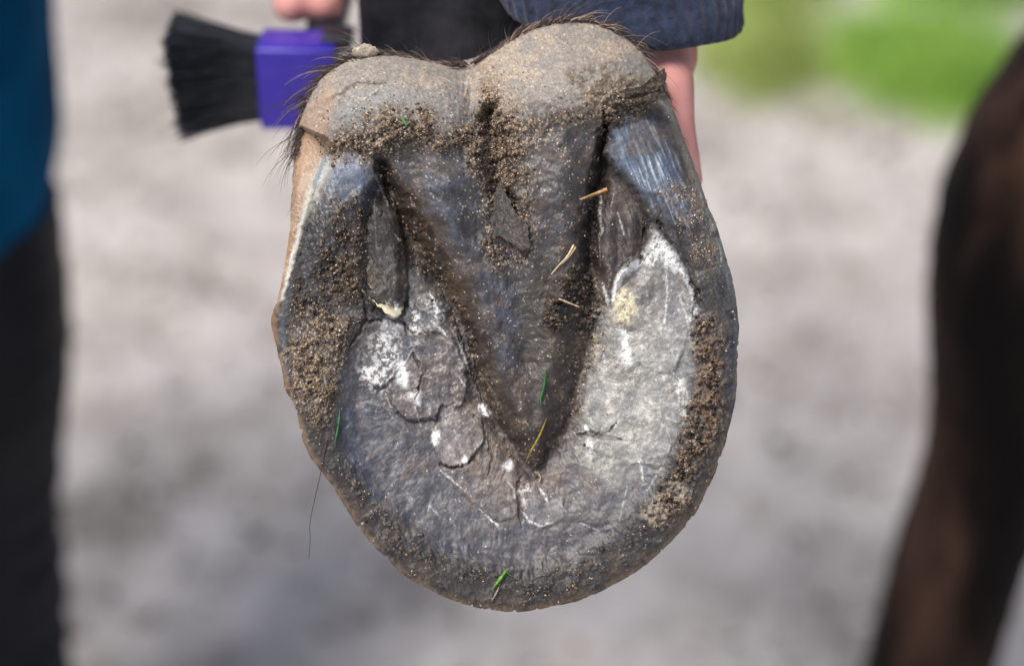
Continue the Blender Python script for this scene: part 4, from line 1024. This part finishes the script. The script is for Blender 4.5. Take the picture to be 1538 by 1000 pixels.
M_nail = noise_mat('nail', [(.3, lin((226, 170, 160))), (.7, lin((236, 190, 182)))], 60, .3, .5, 0)

def cloth_mat(name, a_, b_, scale, rough=.85, bump=.5):
    return noise_mat(name, [(.34, a_), (.68, b_)], scale, rough, .25, bump, dist=.0008, sheen=.2)
M_navy = cloth_mat('navy_knit', lin((20, 27, 44)), lin((44, 53, 76)), 300)
M_teal = cloth_mat('teal_cotton', lin((0, 52, 84)), lin((0, 78, 116)), 14, .95); M_teal.node_tree.nodes['Principled BSDF'].inputs['Sheen Weight'].default_value = 0; M_teal.node_tree.nodes['Principled BSDF'].inputs['Specular IOR Level'].default_value = .1
M_boot = noise_mat('black_rubber', [(.40, (.002, .002, .003)), (.62, (.008, .010, .018))], 7, .5, .14, .3, dist=.003)  # lighter blue-grey tone paints fold highlights into the rubber colour

# the person holding the hoof and the brush
holder = empty('person', at_depth(950, -400, .72))
tag(holder, 'person with pink hands and a navy knitted cuff holding the hoof and purple brush', 'person')
def child_world(name, me, m, par):
    o = link(name, me, m); o.parent = par; o.matrix_parent_inverse = Matrix.Translation(par.location).inverted(); return o
W = locw
hand = [
    (W(925, -40, -245), .0200, W(938, 60, -242), .0218), (W(938, 60, -242), .0218, W(915, 160, -250), .024),       # wrist into palm
    (W(978, 80, -235), .0150, W(960, 170, -220), .0125), (W(900, 160, -235), .024, W(880, 260, -250), .024),
    (W(980, 90, -225), .0120, W(998, 130, -170), .0095), (W(998, 130, -170), .0095, W(1010, 190, -165), .0072), (W(1010, 190, -165), .0072, W(1036, 276, -185), .0046),  # thumb down the outside of the wall
    (W(965, 190, -240), .0105, W(960, 300, -320), .0088), (W(960, 300, -320), .0088, W(920, 360, -395), .0078), (W(920, 360, -395), .0078, W(870, 385, -410), .0070),   # index
    (W(930, 220, -250), .0105, W(930, 330, -350), .0090), (W(930, 330, -350), .0090, W(880, 400, -410), .0080), (W(880, 400, -410), .0080, W(820, 420, -425), .0070),   # middle
    (W(895, 235, -260), .0100, W(890, 340, -370), .0086), (W(890, 340, -370), .0086, W(840, 400, -430), .0076), (W(840, 400, -430), .0076, W(785, 410, -440), .0068),   # ring
    (W(870, 225, -260), .0090, W(850, 320, -390), .0076), (W(850, 320, -390), .0076, W(800, 360, -440), .0066), (W(800, 360, -440), .0066, W(760, 370, -445), .0060),   # little
]
me = capsule_cloud('hand', hand, .0018, M_skin, None); o = link('hand', me, M_skin); o.parent = holder; o.matrix_parent_inverse = Matrix.Translation(holder.location).inverted()
o['label'] = 'hand gripping the right side of the hoof'
# sleeve: ribbed cuff with a turned hem, running up out of the frame
def sleeve():
    rows = [(932, 26, -225, 172, 120), (932, 12, -225, 184, 132), (930, -20, -226, 186, 134), (928, -60, -228, 184, 132), (920, -180, -230, 188, 140), (905, -450, -240, 215, 180), (880, -950, -260, 250, 230), (860, -1600, -300, 290, 280)]
    rr = interp_path(rows, 60)
    bm = bmesh.new(); sides = 220; rings = []
    tilt = 0.0
    def ring(u, v, z, ra, rb, inner=False, i=0):
        out = []
        for s in range(sides):
            a_ = 2 * math.pi * s / sides
            rib = 1 + (.011 * math.cos(a_ * 44) if not inner else 0) + .012 * math.sin(a_ * 3 + i * .35)
            x = u + math.cos(a_) * ra * rib; zz = z + math.sin(a_) * rb * rib
            y = v + 0.11 * (math.cos(a_) * ra) + 3 * math.sin(a_ * 5 + 1)
            out.append(bm.verts.new(locw(x, y + .38 * math.sin(a_) * rb, zz)))
        return out
    for k in (5, 3, 1): r0 = rows[0]; rings.append(ring(r0[0], r0[1] - k * 16, r0[2], r0[3] - 12, r0[4] - 12, True))
    for i, r0 in enumerate(rr): rings.append(ring(*r0, i=i))
    for i in range(len(rings) - 1):
        for s in range(sides): bm.faces.new((rings[i][s], rings[i][(s + 1) % sides], rings[i + 1][(s + 1) % sides], rings[i + 1][s]))
    return bm
o = bm_obj('sleeve', sleeve(), M_navy); o.parent = holder; o.matrix_parent_inverse = Matrix.Translation(holder.location).inverted()
# other hand: curled fingers coming down to the brush handle
BK = at_depth
hand2 = [
    (BK(400, -150, 0.780), .0110, BK(405, -70, 0.760), .0095), (BK(405, -70, 0.760), .0095, BK(446, 2, 0.750), .0074), (BK(446, 2, 0.750), .0074, BK(440, 6, 0.750), .0076),
    (BK(440, -160, 0.780), .0112, BK(446, -75, 0.760), .0098), (BK(446, -75, 0.760), .0098, BK(487, 4, 0.750), .0076),
    (BK(480, -180, 0.790), .0112, BK(490, -95, 0.770), .0095), (BK(490, -95, 0.770), .0095, BK(520, -30, 0.765), .0076),
    (BK(515, -200, 0.805), .0100, BK(528, -125, 0.785), .009), (BK(528, -125, 0.785), .009, BK(545, -70, 0.780), .0072),
    (BK(400, -160, 0.795), .014, BK(520, -210, 0.815), .014), (BK(410, -200, 0.805), .018, BK(520, -250, 0.825), .018), (BK(440, -290, 0.815), .024, BK(500, -300, 0.825), .024), (BK(470, -300, 0.825), .028, BK(480, -430, 0.845), .026),
    (BK(480, -430, 0.845), .026, BK(500, -760, 0.925), .034), (BK(405, -250, 0.845), .014, BK(420, -140, 0.855), .011), (BK(420, -140, 0.855), .011, BK(470, -60, 0.845), .0095),
]
me = capsule_cloud('hand', hand2, .0018, M_skin, None); o = link('hand', me, M_skin); o.parent = holder; o.matrix_parent_inverse = Matrix.Translation(holder.location).inverted()
o['label'] = 'curled fingers holding the brush'
rows = interp_path([(0, 0, 0, .040, .040), (0, .02, .05, .044, .044), (0.01, .06, .2, .052, .052), (.03, .12, .45, .06, .06)], 16)
pb = BK(485, -520, .87)
me = loft([pb + Vector(r0[:3]) for r0 in rows], [(r0[3], r0[4]) for r0 in rows], 90, ribs=(.012, 30)); o = link('sleeve', me, M_navy); o.parent = holder; o.matrix_parent_inverse = Matrix.Translation(holder.location).inverted()

# the person standing at the left
YP = 0.92
def pw(px, py, Y=YP): return at_Y(px, py, Y)
p2 = empty('person', (pw(-40, 900).x, YP, 0))
tag(p2, 'person standing at the left edge in teal blue trousers tucked into tall black boots', 'person')
def add_p(name, me, m):
    o = link(name, me, m); o.parent = p2; o.matrix_parent_inverse = Matrix.Translation(p2.location).inverted(); return o
def leg_rows(edge, wid):
    """edge: (px,py) of the right outline; wid metres"""
    out = []
    for px, py, w_ in edge:
        q_ = pw(px, py); out.append((q_.x - w_, YP, q_.z, w_, w_ * 1.05))
    return out
# boots (right outline follows the photograph)
rowsB = leg_rows([(84, 300, .060), (92, 345, .0615), (100, 420, .062), (105, 520, .060), (103, 590, .056), (93, 660, .050), (88, 740, .046), (90, 800, .045), (97, 860, .047), (100, 930, .049)], 0)
zl = rowsB[-1][2]
rowsB += [(rowsB[-1][0] - .002, YP - .005, max(.05, zl - .03), .05, .055), (rowsB[-1][0] - .004, YP - .01, .03, .05, .06)]
R1 = interp_path(rowsB, 70)
caps = []
def boot(dx, dy):
    rws = [(Vector((r0[0] + dx, r0[1] + dy, r0[2])), (r0[3] * (1 + .035 * math.sin(i * 1.1) * (1 if 34 < i < 60 else .2)), r0[4])) for i, r0 in enumerate(R1)]
    me = loft([a_ for a_, _ in rws], [b_ for _, b_ in rws], 48, wob=.012)
    # the foot
    bm = bmesh.new(); bm.from_mesh(me)
    return bm, Vector((R1[-1][0] + dx, R1[-1][1] + dy, 0))
def foot_rows(base):
    rr = interp_path([(0, .05, .045, .035, .042), (0, .0, .05, .046, .05), (0, -.06, .045, .047, .042), (0, -.12, .036, .047, .034), (0, -.165, .028, .04, .026), (0, -.19, .022, .02, .014)], 24)
    return loft([base + Vector(r0[:3]) for r0 in rr], [(r0[3], r0[4]) for r0 in rr], 32)
for dx, dy in ((0, 0), (-.27, .05)):
    bm, base = boot(dx, dy); bm.from_mesh(foot_rows(base)); add_p('boot', None, None) if False else None
    me = bpy.data.meshes.new('boot'); bm.to_mesh(me); bm.free(); smooth(me); add_p('boot', me, M_boot)
# trousers: two legs joined at the hips, bagging over the boot tops
def trouser_caps():
    out = []
    e = [(88, 290, .069), (94, 240, .071), (97, 160, .073), (92, 80, .073), (84, 0, .074), (78, -120, .078), (76, -300, .085)]
    pts = []
    for px, py, w_ in e: q_ = pw(px, py); pts.append((Vector((q_.x - w_, YP, q_.z)), w_))
    return pts
tp = trouser_caps()
caps = []
for dx, dy in ((0, 0), (-.27, .05)):
    off = Vector((dx, dy, 0)); pp = [(a_ + off, r_w) for a_, r_w in tp]
    hipx = pp[-1][0] + Vector((.03 if dx < 0 else -.05, .02, .12)); pp.append((hipx, .095)); pp.append((Vector((tp[-1][0].x - .135 + (.05 if dx == 0 else -.05), YP + .03, .93)), .115))
    for (a_, ra), (b_, rb) in zip(pp[:-1], pp[1:]): caps.append((a_, ra, b_, rb))
me = capsule_cloud('trousers', caps, .007, M_teal, None, 8)
# slanted lower hem with folds
vv = np.zeros(len(me.vertices) * 3); me.vertices.foreach_get('co', vv); vv = vv.reshape(-1, 3)
f_ = fbm(vv[:, 0] + vv[:, 1] * .6, vv[:, 2] * .5, .05, 3, 77)
nr = np.zeros(len(me.vertices) * 3); me.vertices.foreach_get('normal', nr); nr = nr.reshape(-1, 3)
vv += nr * (f_ * .004)[:, None]; me.vertices.foreach_set('co', vv.ravel()); me.update()
add_p('trousers', me, M_teal)

# ================================================================== HORSE LEG at the right
YH = 0.86
hl_ = empty('horse', (at_Y(1430, 1100, YH).x, YH, 0))
tag(hl_, 'dark brown horse standing at the right edge, one leg in view', 'horse')
edge = [(1660, -2600, .20), (1690, -1900, .19), (1700, -1300, .175), (1690, -750, .145), (1650, -320, .115), (1635, -120, .10), (1590, 55, .085), (1518, 165, .066), (1460, 240, .056), (1418, 330, .050), (1400, 420, .047), (1396, 490, .044), (1401, 560, .039), (1402, 630, .035), (1392, 700, .034), (1372, 780, .034), (1350, 850, .034), (1330, 920, .034), (1308, 1000, .034), (1290, 1070, .037)]
rows = []
for px, py, w_ in edge:
    q_ = at_Y(px, py, YH); rows.append((q_.x + w_, YH + .01, q_.z, w_, w_ * 1.08))
lx, lz = rows[-1][0], rows[-1][2]
rows += [(lx - .008, YH, lz - .05, .038, .042), (lx - .012, YH - .02, max(.055, lz - .08), .036, .038)]
rr_ = interp_path(rows, 90)
me = loft([Vector(r0[:3]) for r0 in rr_], [(r0[3], r0[4]) for r0 in rr_], 64, wob=.03)
o = link('leg', me, M_fur2); o.parent = hl_; o.matrix_parent_inverse = Matrix.Translation(hl_.location).inverted()
bx = rr_[-1][0]
rows = interp_path([(bx, YH - .02, .075, .038, .040), (bx, YH - .035, .05, .048, .052), (bx, YH - .045, .02, .054, .060), (bx, YH - .048, -.004, .056, .063)], 14)
o = link('hoof', loft([Vector(r0[:3]) for r0 in rows], [(r0[3], r0[4]) for r0 in rows], 40), M_boot); o.parent = hl_; o.matrix_parent_inverse = Matrix.Translation(hl_.location).inverted()
